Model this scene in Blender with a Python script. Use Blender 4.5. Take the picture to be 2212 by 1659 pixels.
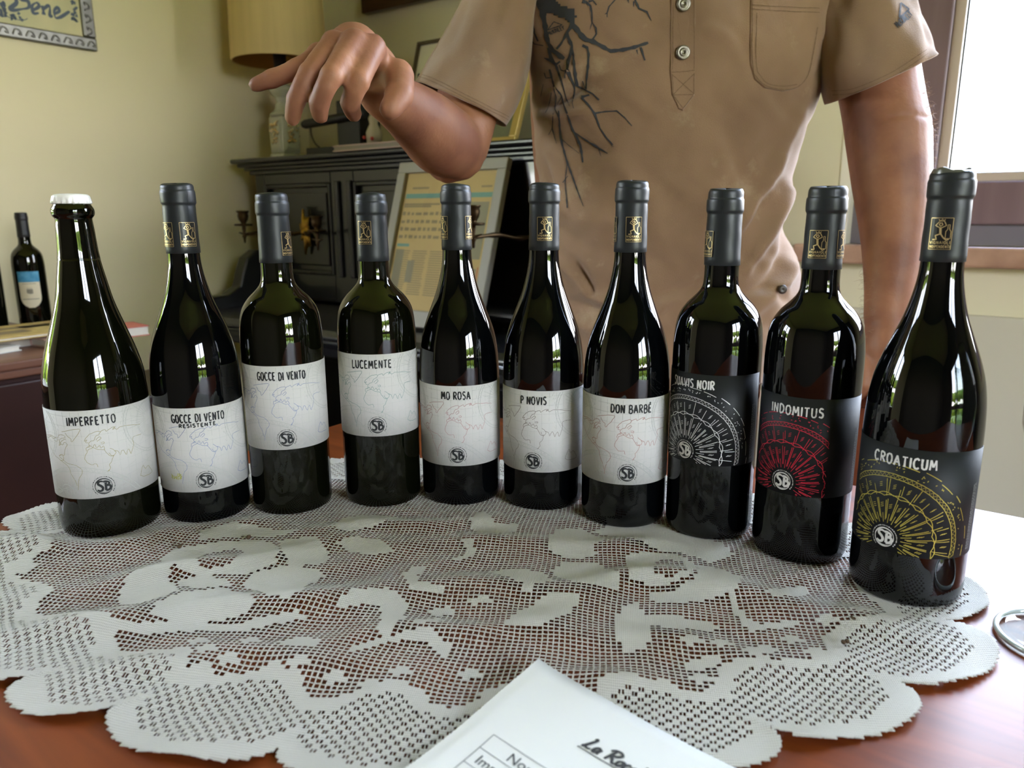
import bpy, bmesh, math, random
import numpy as np
from mathutils import Vector, Matrix
from mathutils.bvhtree import BVHTree

for o in list(bpy.data.objects):
    bpy.data.objects.remove(o, do_unlink=True)
scene = bpy.context.scene
COL = scene.collection
PI = math.pi
R = math.radians

# ------------------------------------------------------------------ camera
F, PITCH, ROLL, EYE = 1625.44, R(12.8815), R(-0.26426), 0.27988   # table top is z = 0, floor z = -0.75
CX, CY = 1106.0, 829.5
FW = Vector((0, math.cos(PITCH), -math.sin(PITCH)))
R0 = Vector((1, 0, 0)); U0 = Vector((0, math.sin(PITCH), math.cos(PITCH)))
CR = math.cos(ROLL) * R0 + math.sin(ROLL) * U0
CU = -math.sin(ROLL) * R0 + math.cos(ROLL) * U0
EYEP = Vector((0, 0, EYE))
cam_data = bpy.data.cameras.new('camera')
cam_data.sensor_fit = 'HORIZONTAL'; cam_data.sensor_width = 36.0
cam_data.lens = F / 2212.0 * 36.0
cam_data.clip_start = 0.02; cam_data.clip_end = 200
cam_data.dof.use_dof = True; cam_data.dof.focus_distance = 0.70; cam_data.dof.aperture_fstop = 9.0
cam = bpy.data.objects.new('camera', cam_data); COL.objects.link(cam)
M = Matrix.Identity(4)
for i in range(3):
    M[i][0] = CR[i]; M[i][1] = CU[i]; M[i][2] = -FW[i]; M[i][3] = EYEP[i]
cam.matrix_world = M
scene.camera = cam

# ------------------------------------------------------------------ world, light, exposure
world = bpy.data.worlds.new('world'); scene.world = world; world.use_nodes = True
nt = world.node_tree; nt.nodes.clear()
wo = nt.nodes.new('ShaderNodeOutputWorld'); bg = nt.nodes.new('ShaderNodeBackground')
tc = nt.nodes.new('ShaderNodeTexCoord'); sx = nt.nodes.new('ShaderNodeSeparateXYZ')
rmp = nt.nodes.new('ShaderNodeValToRGB')
rmp.color_ramp.elements[0].position = 0.5; rmp.color_ramp.elements[0].color = (1.0, 0.975, 0.95, 1)
rmp.color_ramp.elements[1].position = 0.95; rmp.color_ramp.elements[1].color = (0.36, 0.56, 1.0, 1)
e = rmp.color_ramp.elements.new(0.66); e.color = (0.74, 0.84, 1.0, 1)
mp = nt.nodes.new('ShaderNodeMapRange'); mp.inputs['From Min'].default_value = -1
nt.links.new(tc.outputs['Generated'], sx.inputs[0]); nt.links.new(sx.outputs['Z'], mp.inputs['Value'])
nt.links.new(mp.outputs[0], rmp.inputs[0]); nt.links.new(rmp.outputs[0], bg.inputs[0])
bg.inputs['Strength'].default_value = 13.0
nt.links.new(bg.outputs[0], wo.inputs[0])
scene.view_settings.view_transform = 'Standard'; scene.view_settings.look = 'None'
scene.view_settings.gamma = 1.0; scene.view_settings.use_curve_mapping = False
scene.view_settings.exposure = 1.55
try:
    scene.cycles.use_denoising = True
    scene.cycles.max_bounces = 10; scene.cycles.diffuse_bounces = 5; scene.cycles.glossy_bounces = 4
    scene.cycles.transparent_max_bounces = 8; scene.cycles.transmission_bounces = 6
    scene.cycles.caustics_reflective = False; scene.cycles.caustics_refractive = False
    scene.cycles.sample_clamp_indirect = 6.0
except Exception:
    pass

# room frame: u runs along the back wall to the right, w towards the back wall
AR = R(36.0)
U = Vector((math.cos(AR), -math.sin(AR), 0)); W = Vector((math.sin(AR), math.cos(AR), 0))
UL, UR, WB, WF = -2.40, 2.30, 1.99, -2.30
ZF, ZC = -0.75, 1.95
def room(u, w, z=0.0): return U * u + W * w + Vector((0, 0, z))

def portal(u, w, z, su, sz, direction):
    L = bpy.data.lights.new('window_portal', 'AREA'); L.shape = 'RECTANGLE'; L.size = su; L.size_y = sz
    L.energy = 1.0
    try: L.cycles.is_portal = True
    except Exception: pass
    o = bpy.data.objects.new('window_portal', L); COL.objects.link(o)
    o.location = room(u, w, z); o.rotation_mode = 'QUATERNION'
    o.rotation_quaternion = direction.to_track_quat('-Z', 'Z')

# windows: (wall, centre along wall, width, sill z, head z)
WIN_BACK = (0.35, 1.60, 0.20, 1.62)      # u centre, width, z0, z1 in the back wall
WIN_RIGHT = (-0.40, 1.30, -0.70, 1.40)   # w centre, width: french window in the right wall
WIN_LEFT = (-0.52, 1.00, -0.15, 1.40)    # w centre: window in the left wall, beside the camera (mirrored in the piano)
portal(WIN_BACK[0], WB + 0.22, (WIN_BACK[2] + WIN_BACK[3]) / 2, WIN_BACK[1], WIN_BACK[3] - WIN_BACK[2], -W)
portal(UR + 0.22, WIN_RIGHT[0], (WIN_RIGHT[2] + WIN_RIGHT[3]) / 2, WIN_RIGHT[1], WIN_RIGHT[3] - WIN_RIGHT[2], -U)
portal(UL - 0.22, WIN_LEFT[0], (WIN_LEFT[2] + WIN_LEFT[3]) / 2, WIN_LEFT[1], WIN_LEFT[3] - WIN_LEFT[2], U)

# ------------------------------------------------------------------ projection helpers (photo pixel -> point in the room)
def ray(px, py):
    return FW + CR * ((px - CX) / F) - CU * ((py - CY) / F)
def at(px, py, Y):
    d = ray(px, py); return EYEP + d * (Y / d.y)
def onz(px, py, z):
    d = ray(px, py); return EYEP + d * ((z - EYE) / d.z)
def onw(px, py, w):
    d = ray(px, py); return EYEP + d * (w / d.dot(W))
def onu(px, py, u):
    d = ray(px, py); return EYEP + d * (u / d.dot(U))
def uwz(P): return (P.dot(U), P.dot(W), P.z)
def pix(P):
    d = P - EYEP; k = d.dot(FW)
    return CX + F * d.dot(CR) / k, CY - F * d.dot(CU) / k

# ------------------------------------------------------------------ materials
def srgb(h):
    h = h.lstrip('#'); c = [int(h[i:i+2], 16) / 255 for i in (0, 2, 4)]
    return tuple(x / 12.92 if x <= 0.04045 else ((x + 0.055) / 1.055) ** 2.4 for x in c) + (1.0,)
MATS = {}
def mat(name, col, rough=0.5, metal=0.0, spec=0.5, coat=0.0, coat_rough=0.05, var=0.0, vscale=8.0, bump=0.0, bscale=200.0,
        col2=None, stretch=(1, 1, 1), sheen=0.0, sss=0.0, ior=1.5):
    if name in MATS: return MATS[name]
    m = bpy.data.materials.new(name); m.use_nodes = True; n = m.node_tree; b = n.nodes['Principled BSDF']
    c = srgb(col) if isinstance(col, str) else tuple(col) + (1.0,) if len(col) == 3 else col
    b.inputs['Base Color'].default_value = c; b.inputs['Roughness'].default_value = rough
    b.inputs['Metallic'].default_value = metal; b.inputs['IOR'].default_value = ior
    b.inputs['Specular IOR Level'].default_value = spec
    b.inputs['Coat Weight'].default_value = coat; b.inputs['Coat Roughness'].default_value = coat_rough
    b.inputs['Sheen Weight'].default_value = sheen
    if sss:
        b.inputs['Subsurface Weight'].default_value = sss; b.inputs['Subsurface Radius'].default_value = (0.01, 0.004, 0.002)
    t = n.nodes.new('ShaderNodeTexCoord'); mpn = n.nodes.new('ShaderNodeMapping'); mpn.inputs['Scale'].default_value = stretch
    n.links.new(t.outputs['Object'], mpn.inputs[0])
    if var or col2:
        ns = n.nodes.new('ShaderNodeTexNoise'); ns.inputs['Scale'].default_value = vscale; ns.inputs['Detail'].default_value = 4
        n.links.new(mpn.outputs[0], ns.inputs['Vector'])
        mx = n.nodes.new('ShaderNodeMix'); mx.data_type = 'RGBA'
        if col2:
            c2 = srgb(col2)
        else:
            c2 = tuple(max(0, x * (1 - var)) for x in c[:3]) + (1,)
        mx.inputs[6].default_value = c; mx.inputs[7].default_value = c2
        cr = n.nodes.new('ShaderNodeMapRange'); cr.inputs['From Min'].default_value = 0.35; cr.inputs['From Max'].default_value = 0.65
        n.links.new(ns.outputs[0], cr.inputs['Value']); n.links.new(cr.outputs[0], mx.inputs[0]); n.links.new(mx.outputs[2], b.inputs['Base Color'])
    if bump:
        nb = n.nodes.new('ShaderNodeTexNoise'); nb.inputs['Scale'].default_value = bscale; nb.inputs['Detail'].default_value = 3
        n.links.new(mpn.outputs[0], nb.inputs['Vector'])
        bp = n.nodes.new('ShaderNodeBump'); bp.inputs['Strength'].default_value = bump; bp.inputs['Distance'].default_value = 0.002
        n.links.new(nb.outputs[0], bp.inputs['Height']); n.links.new(bp.outputs[0], b.inputs['Normal'])
    MATS[name] = m; return m

def glass_pane_mat(name, tint=(1, 1, 1)):
    m = bpy.data.materials.new(name); m.use_nodes = True; n = m.node_tree; n.nodes.clear()
    o = n.nodes.new('ShaderNodeOutputMaterial'); mx = n.nodes.new('ShaderNodeMixShader'); tr = n.nodes.new('ShaderNodeBsdfTransparent')
    gl = n.nodes.new('ShaderNodeBsdfGlossy'); fr = n.nodes.new('ShaderNodeFresnel'); fr.inputs[0].default_value = 1.45
    tr.inputs[0].default_value = tuple(tint) + (1,); gl.inputs['Roughness'].default_value = 0.02
    ge = n.nodes.new('ShaderNodeNewGeometry'); iv = n.nodes.new('ShaderNodeMath'); iv.operation = 'SUBTRACT'; iv.inputs[0].default_value = 1.0
    mu = n.nodes.new('ShaderNodeMath'); mu.operation = 'MULTIPLY'; n.links.new(ge.outputs['Backfacing'], iv.inputs[1]); n.links.new(iv.outputs[0], mu.inputs[0]); n.links.new(fr.outputs[0], mu.inputs[1])
    n.links.new(mu.outputs[0], mx.inputs[0]); n.links.new(tr.outputs[0], mx.inputs[1]); n.links.new(gl.outputs[0], mx.inputs[2])
    n.links.new(mx.outputs[0], o.inputs[0]); return m

def wood_mat(name, c1, c2, rough=0.3, coat=0.3, stretch=(2, 30, 30), bump=0.1, coat_rough=0.12):
    m = bpy.data.materials.new(name); m.use_nodes = True; n = m.node_tree; b = n.nodes['Principled BSDF']
    t = n.nodes.new('ShaderNodeTexCoord'); mpn = n.nodes.new('ShaderNodeMapping'); mpn.inputs['Scale'].default_value = stretch
    n.links.new(t.outputs['Object'], mpn.inputs[0])
    ns = n.nodes.new('ShaderNodeTexNoise'); ns.inputs['Scale'].default_value = 1.0; ns.inputs['Detail'].default_value = 6; ns.inputs['Distortion'].default_value = 0.6
    n.links.new(mpn.outputs[0], ns.inputs['Vector'])
    r = n.nodes.new('ShaderNodeValToRGB'); r.color_ramp.elements[0].position = 0.32; r.color_ramp.elements[1].position = 0.68
    r.color_ramp.elements[0].color = srgb(c1); r.color_ramp.elements[1].color = srgb(c2)
    n.links.new(ns.outputs[0], r.inputs[0]); n.links.new(r.outputs[0], b.inputs['Base Color'])
    b.inputs['Roughness'].default_value = rough; b.inputs['Coat Weight'].default_value = coat; b.inputs['Coat Roughness'].default_value = coat_rough; b.inputs['Specular IOR Level'].default_value = .32
    bp = n.nodes.new('ShaderNodeBump'); bp.inputs['Strength'].default_value = bump; bp.inputs['Distance'].default_value = 0.001
    n.links.new(ns.outputs[0], bp.inputs['Height']); n.links.new(bp.outputs[0], b.inputs['Normal'])
    return m

# ------------------------------------------------------------------ mesh builder
class MB:
    def __init__(s): s.v = []; s.f = []
    def add(s, vs, fs):
        k = len(s.v); s.v += [tuple(p) for p in vs]; s.f += [tuple(i + k for i in q) for q in fs]
    def box(s, x0, x1, y0, y1, z0, z1, fr=None):
        vs = [Vector((x, y, z)) for z in (z0, z1) for y in (y0, y1) for x in (x0, x1)]
        if fr: vs = [fr @ p for p in vs]
        s.add(vs, [(0, 2, 3, 1), (4, 5, 7, 6), (0, 1, 5, 4), (2, 6, 7, 3), (0, 4, 6, 2), (1, 3, 7, 5)]); return s
    def lathe(s, prof, n=32, c=(0, 0, 0), fr=None):
        vs = []; fs = []; m = len(prof)
        for r, z in prof:
            for k in range(n):
                a = 2 * PI * k / n; p = Vector((c[0] + r * math.cos(a), c[1] + r * math.sin(a), c[2] + z)); vs.append(fr @ p if fr else p)
        for i in range(m - 1):
            for k in range(n):
                a, b = i * n + k, i * n + (k + 1) % n; fs.append((a, b, b + n, a + n))
        if prof[0][0] > 1e-6: fs.append(tuple(range(n - 1, -1, -1)))
        if prof[-1][0] > 1e-6: fs.append(tuple((m - 1) * n + k for k in range(n)))
        s.add(vs, fs); return s
    def tube(s, pts, rad, n=10, caps=True, flat=1.0):
        pts = [Vector(p) for p in pts]; m = len(pts)
        if not hasattr(rad, '__len__'): rad = [rad] * m
        vs = []; fs = []; prev = None
        for i, p in enumerate(pts):
            t = (pts[min(i + 1, m - 1)] - pts[max(i - 1, 0)]).normalized()
            if prev is None:
                a = Vector((0, 0, 1)) if abs(t.z) < 0.9 else Vector((1, 0, 0)); x = t.cross(a).normalized()
            else:
                x = (prev - t * prev.dot(t)).normalized()
            prev = x; y = t.cross(x)
            for k in range(n):
                q = 2 * PI * k / n; vs.append(p + x * (math.cos(q) * rad[i]) + y * (math.sin(q) * rad[i] * flat))
        for i in range(m - 1):
            for k in range(n):
                a, b = i * n + k, i * n + (k + 1) % n; fs.append((a, b, b + n, a + n))
        if caps:
            fs.append(tuple(range(n - 1, -1, -1))); fs.append(tuple((m - 1) * n + k for k in range(n)))
        s.add(vs, fs); return s
    def ball(s, c, r, n=12, sc=(1, 1, 1)):
        prof = [(max(1e-7, math.sin(PI * i / n)) if 0 < i < n else 0.0, -math.cos(PI * i / n)) for i in range(n + 1)]
        vs = []; fs = []; k0 = 2 * n
        for pr, pz in prof:
            for k in range(k0):
                a = 2 * PI * k / k0; vs.append((c[0] + r * sc[0] * pr * math.cos(a), c[1] + r * sc[1] * pr * math.sin(a), c[2] + r * sc[2] * pz))
        for i in range(n):
            for k in range(k0):
                a, b = i * k0 + k, i * k0 + (k + 1) % k0; fs.append((a, b, b + k0, a + k0))
        s.add(vs, fs); return s
    def rings(s, rings, closed=True, cap=False):
        n = len(rings[0]); m = len(rings); fs = []
        for i in range(m - 1):
            for k in range(n if closed else n - 1):
                a, b = i * n + k, i * n + (k + 1) % n; fs.append((a, b, b + n, a + n))
        if cap: fs.append(tuple(range(n - 1, -1, -1))); fs.append(tuple((m - 1) * n + k for k in range(n)))
        s.add([p for r in rings for p in r], fs); return s
    def ribbon(s, line, width, fmap):
        """flat stroke along a 2-D polyline, fmap turns (x, y) into a point"""
        m = len(line)
        if m < 2: return s
        if not hasattr(width, '__len__'): width = [width] * m
        vs = []
        for i in range(m):
            a = line[max(i - 1, 0)]; b = line[min(i + 1, m - 1)]
            dx, dy = b[0] - a[0], b[1] - a[1]; L = math.hypot(dx, dy) or 1e-9
            nx, ny = -dy / L * width[i] / 2, dx / L * width[i] / 2
            vs.append(fmap(line[i][0] + nx, line[i][1] + ny)); vs.append(fmap(line[i][0] - nx, line[i][1] - ny))
        s.add(vs, [(2 * i, 2 * i + 1, 2 * i + 3, 2 * i + 2) for i in range(m - 1)]); return s
    def poly(s, pts, fmap, n=None):
        s.add([fmap(*p) for p in pts], [tuple(range(len(pts)))]); return s
    def build(s, name, m, parent=None, smooth=False, bevel=0.0, auto=True, solid=0.0):
        me = bpy.data.meshes.new(name); me.from_pydata([tuple(p) for p in s.v], [], s.f); me.update()
        o = bpy.data.objects.new(name, me); COL.objects.link(o)
        if m is not None:
            for mm in (m if isinstance(m, (list, tuple)) else [m]): me.materials.append(mm)
        if parent is not None: o.parent = parent
        if smooth:
            me.polygons.foreach_set('use_smooth', [True] * len(me.polygons))
            if smooth == 'auto':
                me.update()
                try: me.set_sharp_from_angle(angle=R(38))
                except Exception: pass
        if solid:
            md = o.modifiers.new('solid', 'SOLIDIFY'); md.thickness = solid; md.offset = 0
        if bevel:
            md = o.modifiers.new('bevel', 'BEVEL'); md.width = bevel; md.segments = 2; md.limit_method = 'ANGLE'; md.angle_limit = R(40)
        return o

def thing(name, label, cat, loc=(0, 0, 0), rotz=0.0, group=None):
    o = bpy.data.objects.new(name, None); COL.objects.link(o); o.empty_display_size = 0.05
    o.location = loc; o.rotation_euler = (0, 0, rotz); o['label'] = label; o['category'] = cat
    if group: o['group'] = group
    return o
def tag(o, label, cat, group=None):
    o['label'] = label; o['category'] = cat
    if group: o['group'] = group
    return o
def struct(mb, name, m, rotz=-AR, parent=None, **k):
    o = mb.build(name, m, parent, **k)
    if parent is None:
        o.rotation_euler = (0, 0, rotz); o['kind'] = 'structure'
    return o
def smoothline(pts, n=6):
    """Catmull-Rom through points of any dimension"""
    P = [np.array(p, float) for p in pts]; out = []
    for i in range(len(P) - 1):
        p0 = P[max(i - 1, 0)]; p1 = P[i]; p2 = P[i + 1]; p3 = P[min(i + 2, len(P) - 1)]
        for k in range(n):
            t = k / n
            out.append(0.5 * ((2 * p1) + (p2 - p0) * t + (2 * p0 - 5 * p1 + 4 * p2 - p3) * t * t + (3 * p1 - p0 - 3 * p2 + p3) * t ** 3))
    out.append(P[-1]); return out

# ------------------------------------------------------------------ the room
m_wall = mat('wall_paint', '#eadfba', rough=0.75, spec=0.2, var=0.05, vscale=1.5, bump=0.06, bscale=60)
m_wallw = mat('wall_shaded_window_side', '#cdc6aa', rough=0.75, spec=0.2, var=0.04, vscale=1.5, bump=0.05, bscale=60)  # window wall greyed: its shading is mixed into the base colour
m_wallr = mat('wall_dimmed_rear', '#554d41', rough=0.75, spec=0.2, var=0.05, vscale=1.5)  # unlit dimness put into the colour, so the bottles mirror a dark room
m_ceil = mat('ceiling_paint', '#e4dab4', rough=0.85, spec=0.15, bump=0.03, bscale=40)
m_floor = mat('terracotta_floor', '#7a4a32', rough=0.45, var=0.3, vscale=6)
m_frame = wood_mat('mauve_brown_frame', '#6c585d', '#796569', rough=0.38, coat=0.2, stretch=(20, 20, 3), bump=0.03)
m_bead = mat('pale_window_bead', '#b7a89c', rough=0.35)
m_seal = mat('black_rubber_seal', '#1c1c1e', rough=0.6)
m_sill = mat('brown_marble_sill', '#b9967f', rough=0.35, col2='#8f6d5c', vscale=9, bump=0.05)
m_trimw = mat('pale_trim', '#d8d2c0', rough=0.5)
m_pane = glass_pane_mat('window_glass')
m_door = mat('white_lacquer', '#ddd8cf', rough=0.35)

b = MB(); b.box(UL - .3, UR + .3, WF - .3, WB + .3, ZF - 0.1, ZF); struct(b, 'floor', m_floor)
b = MB(); b.box(UL - .3, UR + .3, WF - .3, WB + .3, ZC, ZC + 0.1); struct(b, 'ceiling', m_ceil)
def wall_hole(axis, a0, a1, hole, p0, p1):
    """wall slab from p0 to p1 across, a0..a1 along, with an opening (c0, c1, z0, z1)"""
    c0, c1, z0, z1 = hole; b = MB()
    for (s0, s1, t0, t1) in ((a0, c0, ZF, ZC), (c1, a1, ZF, ZC), (c0, c1, ZF, z0), (c0, c1, z1, ZC)):
        if t1 - t0 < 1e-4 or s1 - s0 < 1e-4: continue
        if axis == 'u': b.box(s0, s1, p0, p1, t0, t1)
        else: b.box(p0, p1, s0, s1, t0, t1)
    return b
hb = (WIN_BACK[0] - WIN_BACK[1] / 2, WIN_BACK[0] + WIN_BACK[1] / 2, WIN_BACK[2], WIN_BACK[3])
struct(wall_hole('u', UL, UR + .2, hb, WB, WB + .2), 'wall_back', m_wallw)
hr = (WIN_RIGHT[0] - WIN_RIGHT[1] / 2, WIN_RIGHT[0] + WIN_RIGHT[1] / 2, WIN_RIGHT[2], WIN_RIGHT[3])
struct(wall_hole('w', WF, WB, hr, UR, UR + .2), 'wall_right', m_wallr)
hl = (WIN_LEFT[0] - WIN_LEFT[1] / 2, WIN_LEFT[0] + WIN_LEFT[1] / 2, WIN_LEFT[2], WIN_LEFT[3])
struct(wall_hole('w', WF - .2, WB + .2, hl, UL - .2, UL), 'wall_left', m_wall)
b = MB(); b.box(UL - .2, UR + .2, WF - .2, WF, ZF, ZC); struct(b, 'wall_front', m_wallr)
# lower panelled step of the back wall below the window
b = MB(); b.box(-0.85, UR, WB - .018, WB, ZF, 0.048); struct(b, 'trim_1', mat('shaded_lower_wall', '#bab5a4', rough=.7, spec=.2, bump=.04, bscale=60), bevel=0.003)  # greyer colour on the step paints in the shade below the sill
# baseboards
m_base = mat('baseboard_tile', '#8a6248', rough=0.4)
b = MB(); b.box(UL, UL + .012, WF, WB, ZF, ZF + .08); struct(b, 'baseboard_left', m_base)
b = MB(); b.box(UL, -0.85, WB - .012, WB, ZF, ZF + .08); struct(b, 'baseboard_back', m_base)
# sill board
b = MB(); b.box(hb[0] - .10, hb[1] + .05, WB - .045, WB + .05, .155, .2); struct(b, 'trim_2', m_sill, bevel=0.006)

def window_room(name, axis, p, c0, c1, z0, z1, fw=.1, mullions=1, rails=(), inward=-1, bead=True):
    """frame boxes in a wall opening at depth p; children: frame, sash_bead, pane"""
    root = bpy.data.objects.new(name, None); COL.objects.link(root); root.rotation_euler = (0, 0, -AR); root['kind'] = 'structure'
    def bx(b, s0, s1, q0, q1, t0, t1):
        if axis == 'u': b.box(s0, s1, min(q0, q1), max(q0, q1), t0, t1)
        else: b.box(min(q0, q1), max(q0, q1), s0, s1, t0, t1)
    q0, q1 = p, p + .06 * -inward
    b = MB(); bx(b, c0, c0 + fw, q0, q1, z0, z1); bx(b, c1 - fw, c1, q0, q1, z0, z1); bx(b, c0 + fw, c1 - fw, q0, q1, z0, z0 + fw * .9); bx(b, c0 + fw, c1 - fw, q0, q1, z1 - fw, z1)
    o = b.build('window_frame', m_frame, root, bevel=.004)
    xs = [c0 + fw]
    for k in range(mullions):
        x = c0 + (c1 - c0) * (k + 1) / (mullions + 1); b = MB(); bx(b, x - .045, x + .045, q0 - .004 * -inward, q1, z0 + fw * .9, z1 - fw); b.build('mullion', m_frame, root, bevel=.004); xs += [x - .045, x + .045]
    xs.append(c1 - fw); zs = [z0 + fw * .9]
    for rz in rails:
        b = MB(); bx(b, c0 + fw, c1 - fw, q0 + .002, q1, rz - .05, rz + .05); b.build('window_rail', m_frame, root); zs += [rz - .05, rz + .05]
    zs.append(z1 - fw)
    for i in range(0, len(xs), 2):
        for j in range(0, len(zs), 2):
            if bead:
                b = MB(); w_ = .024; qb = p + .012 * -inward; qc = p + .045 * -inward
                bx(b, xs[i], xs[i] + w_, qb, qc, zs[j], zs[j+1]); bx(b, xs[i+1] - w_, xs[i+1], qb, qc, zs[j], zs[j+1])
                bx(b, xs[i] + w_, xs[i+1] - w_, qb, qc, zs[j], zs[j] + w_ * .9); bx(b, xs[i] + w_, xs[i+1] - w_, qb, qc, zs[j+1] - w_, zs[j+1])
                b.build('sash_bead', m_bead, root, bevel=.003)
                b = MB(); bx(b, xs[i] + w_, xs[i] + w_ + .004, qb + .008 * -inward, qc, zs[j] + w_, zs[j+1] - w_); bx(b, xs[i] + w_ + .004, xs[i+1] - w_, qb + .008 * -inward, qc, zs[j] + w_ * .9, zs[j] + w_ * .9 + .003)
                b.build('rubber_seal', m_seal, root)
            b = MB(); q_ = p + .03 * -inward; cs = [(xs[i], zs[j]), (xs[i+1], zs[j]), (xs[i+1], zs[j+1]), (xs[i], zs[j+1])]
            b.add([(c[0], q_, c[1]) if axis == 'u' else (q_, c[0], c[1]) for c in cs], [(0, 1, 2, 3) if (axis == 'u') == (inward < 0) else (3, 2, 1, 0)]); b.build('window_pane', m_pane, root)
    return root
# back window: frame from u -0.37 to the glass edge at -0.245; frame bottom z .245
window_room('window_1', 'u', WB + .045, -0.372, hb[1], .247, hb[3], fw=.105, mullions=1)
b = MB(); b.box(hb[0], -0.372, WB + .05, WB + .12, .2, hb[3]); b.box(-.372, hb[1], WB + .06, WB + .12, .2, .247); struct(b, 'trim_3', mat('grey_window_casing', '#6e6870', rough=0.5))
b = MB(); b.box(hb[0] - .012, hb[0] + .012, WB - .004, WB + .05, .2, hb[3]); struct(b, 'trim_4', m_trimw)
window_room('window_2', 'w', UR + .06, hr[0], hr[1], hr[2], hr[3], fw=.07, mullions=1, rails=(0.10,), bead=False)
window_room('window_3', 'w', UL - .06, hl[0], hl[1], hl[2], hl[3], fw=.06, mullions=1, inward=1, bead=False)

# outside: lawn and a hedge seen only as reflections in the bottles
m_grass = mat('lawn_grass', '#8a9a3a', rough=0.9, var=0.4, vscale=0.6)
b = MB(); b.box(-40, 40, -40, 40, -1.6, -1.5); g = struct(b, 'ground_outside', m_grass)
m_hedge = mat('sunlit_hedge_leaves', '#b4bc3a', rough=0.8, col2='#55702a', vscale=2.2)
def hedge(u0, w0, u1, w1, h, label, seed):
    rg = random.Random(seed); b = MB(); n = 26
    for k in range(n):
        t = (k + .5) / n
        for j in range(3): b.ball((u0 + (u1 - u0) * t + rg.uniform(-.2, .2), w0 + (w1 - w0) * t + rg.uniform(-.2, .2), -1.5 + h * (.2 + .38 * j) + rg.uniform(-.1, .1)), rg.uniform(.28, .42), 5)
    o = b.build('hedge', m_hedge, None); o.rotation_euler = (0, 0, -AR); tag(o, label, 'hedge')
hedge(6.4, -3.5, 6.4, 3.2, 2.3, 'sunlit yellow-green hedge outside the french window on the right', 3)
hedge(-5.6, -4.5, -5.6, 2.5, 2.6, 'sunlit yellow-green hedge outside the window in the left wall', 4)

# ------------------------------------------------------------------ dining table
m_table = wood_mat('cherry_table_wood', '#642a10', '#8a4219', rough=0.46, coat=0.06, stretch=(3, 38, 38), bump=0.06, coat_rough=0.28)
TB = (-0.775, 0.85, -0.10, 0.815)
tbl = thing('dining_table', 'brown polished wooden dining table under the lace cloth', 'table', (0, 0, ZF), -AR)
b = MB(); b.box(TB[0], TB[1], TB[2], TB[3], .725, .75); b.build('tabletop', m_table, tbl, bevel=.006)
b = MB()
for a in ((TB[0] + .06, TB[1] - .06, TB[3] - .08, TB[3] - .06), (TB[0] + .06, TB[1] - .06, TB[2] + .06, TB[2] + .08)): b.box(a[0], a[1], a[2], a[3], .64, .724)
b.box(TB[0] + .06, TB[0] + .08, TB[2] + .08, TB[3] - .08, .64, .724); b.box(TB[1] - .08, TB[1] - .06, TB[2] + .08, TB[3] - .08, .64, .724)
b.build('apron', m_table, tbl)
for lx in (TB[0] + .05, TB[1] - .11):
    for ly in (TB[2] + .05, TB[3] - .11):
        b = MB(); vs = []
        for s_, z_ in ((.018, 0), (.03, .724)):
            vs += [(lx + .03 + dx * s_, ly + .03 + dy * s_, z_) for dx, dy in ((-1, -1), (1, -1), (1, 1), (-1, 1))]
        b.add(vs, [(3, 2, 1, 0), (4, 5, 6, 7)] + [(k, (k + 1) % 4, 4 + (k + 1) % 4, 4 + k) for k in range(4)]); b.build('leg', m_table, tbl, bevel=.003)

# bottles: kind, x, y, label bottom, label top
BOT = [('s', -.37110, .65376, .03838, .11694), ('g', -.29395, .68415, .03139, .11014), ('b', -.21669, .70089, .06542, .14416),
       ('b', -.13030, .71892, .07254, .15114), ('g', -.05166, .72401, .04159, .12009), ('g', .03040, .70983, .03967, .11827),
       ('g', .10421, .66845, .04251, .12103), ('b', .17747, .64068, .06847, .14656), ('b', .24207, .59291, .05855, .13816), ('g', .29828, .52645, .03946, .11810)]
BR = {'s': .0418, 'g': .0390, 'b': .0375}
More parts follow.
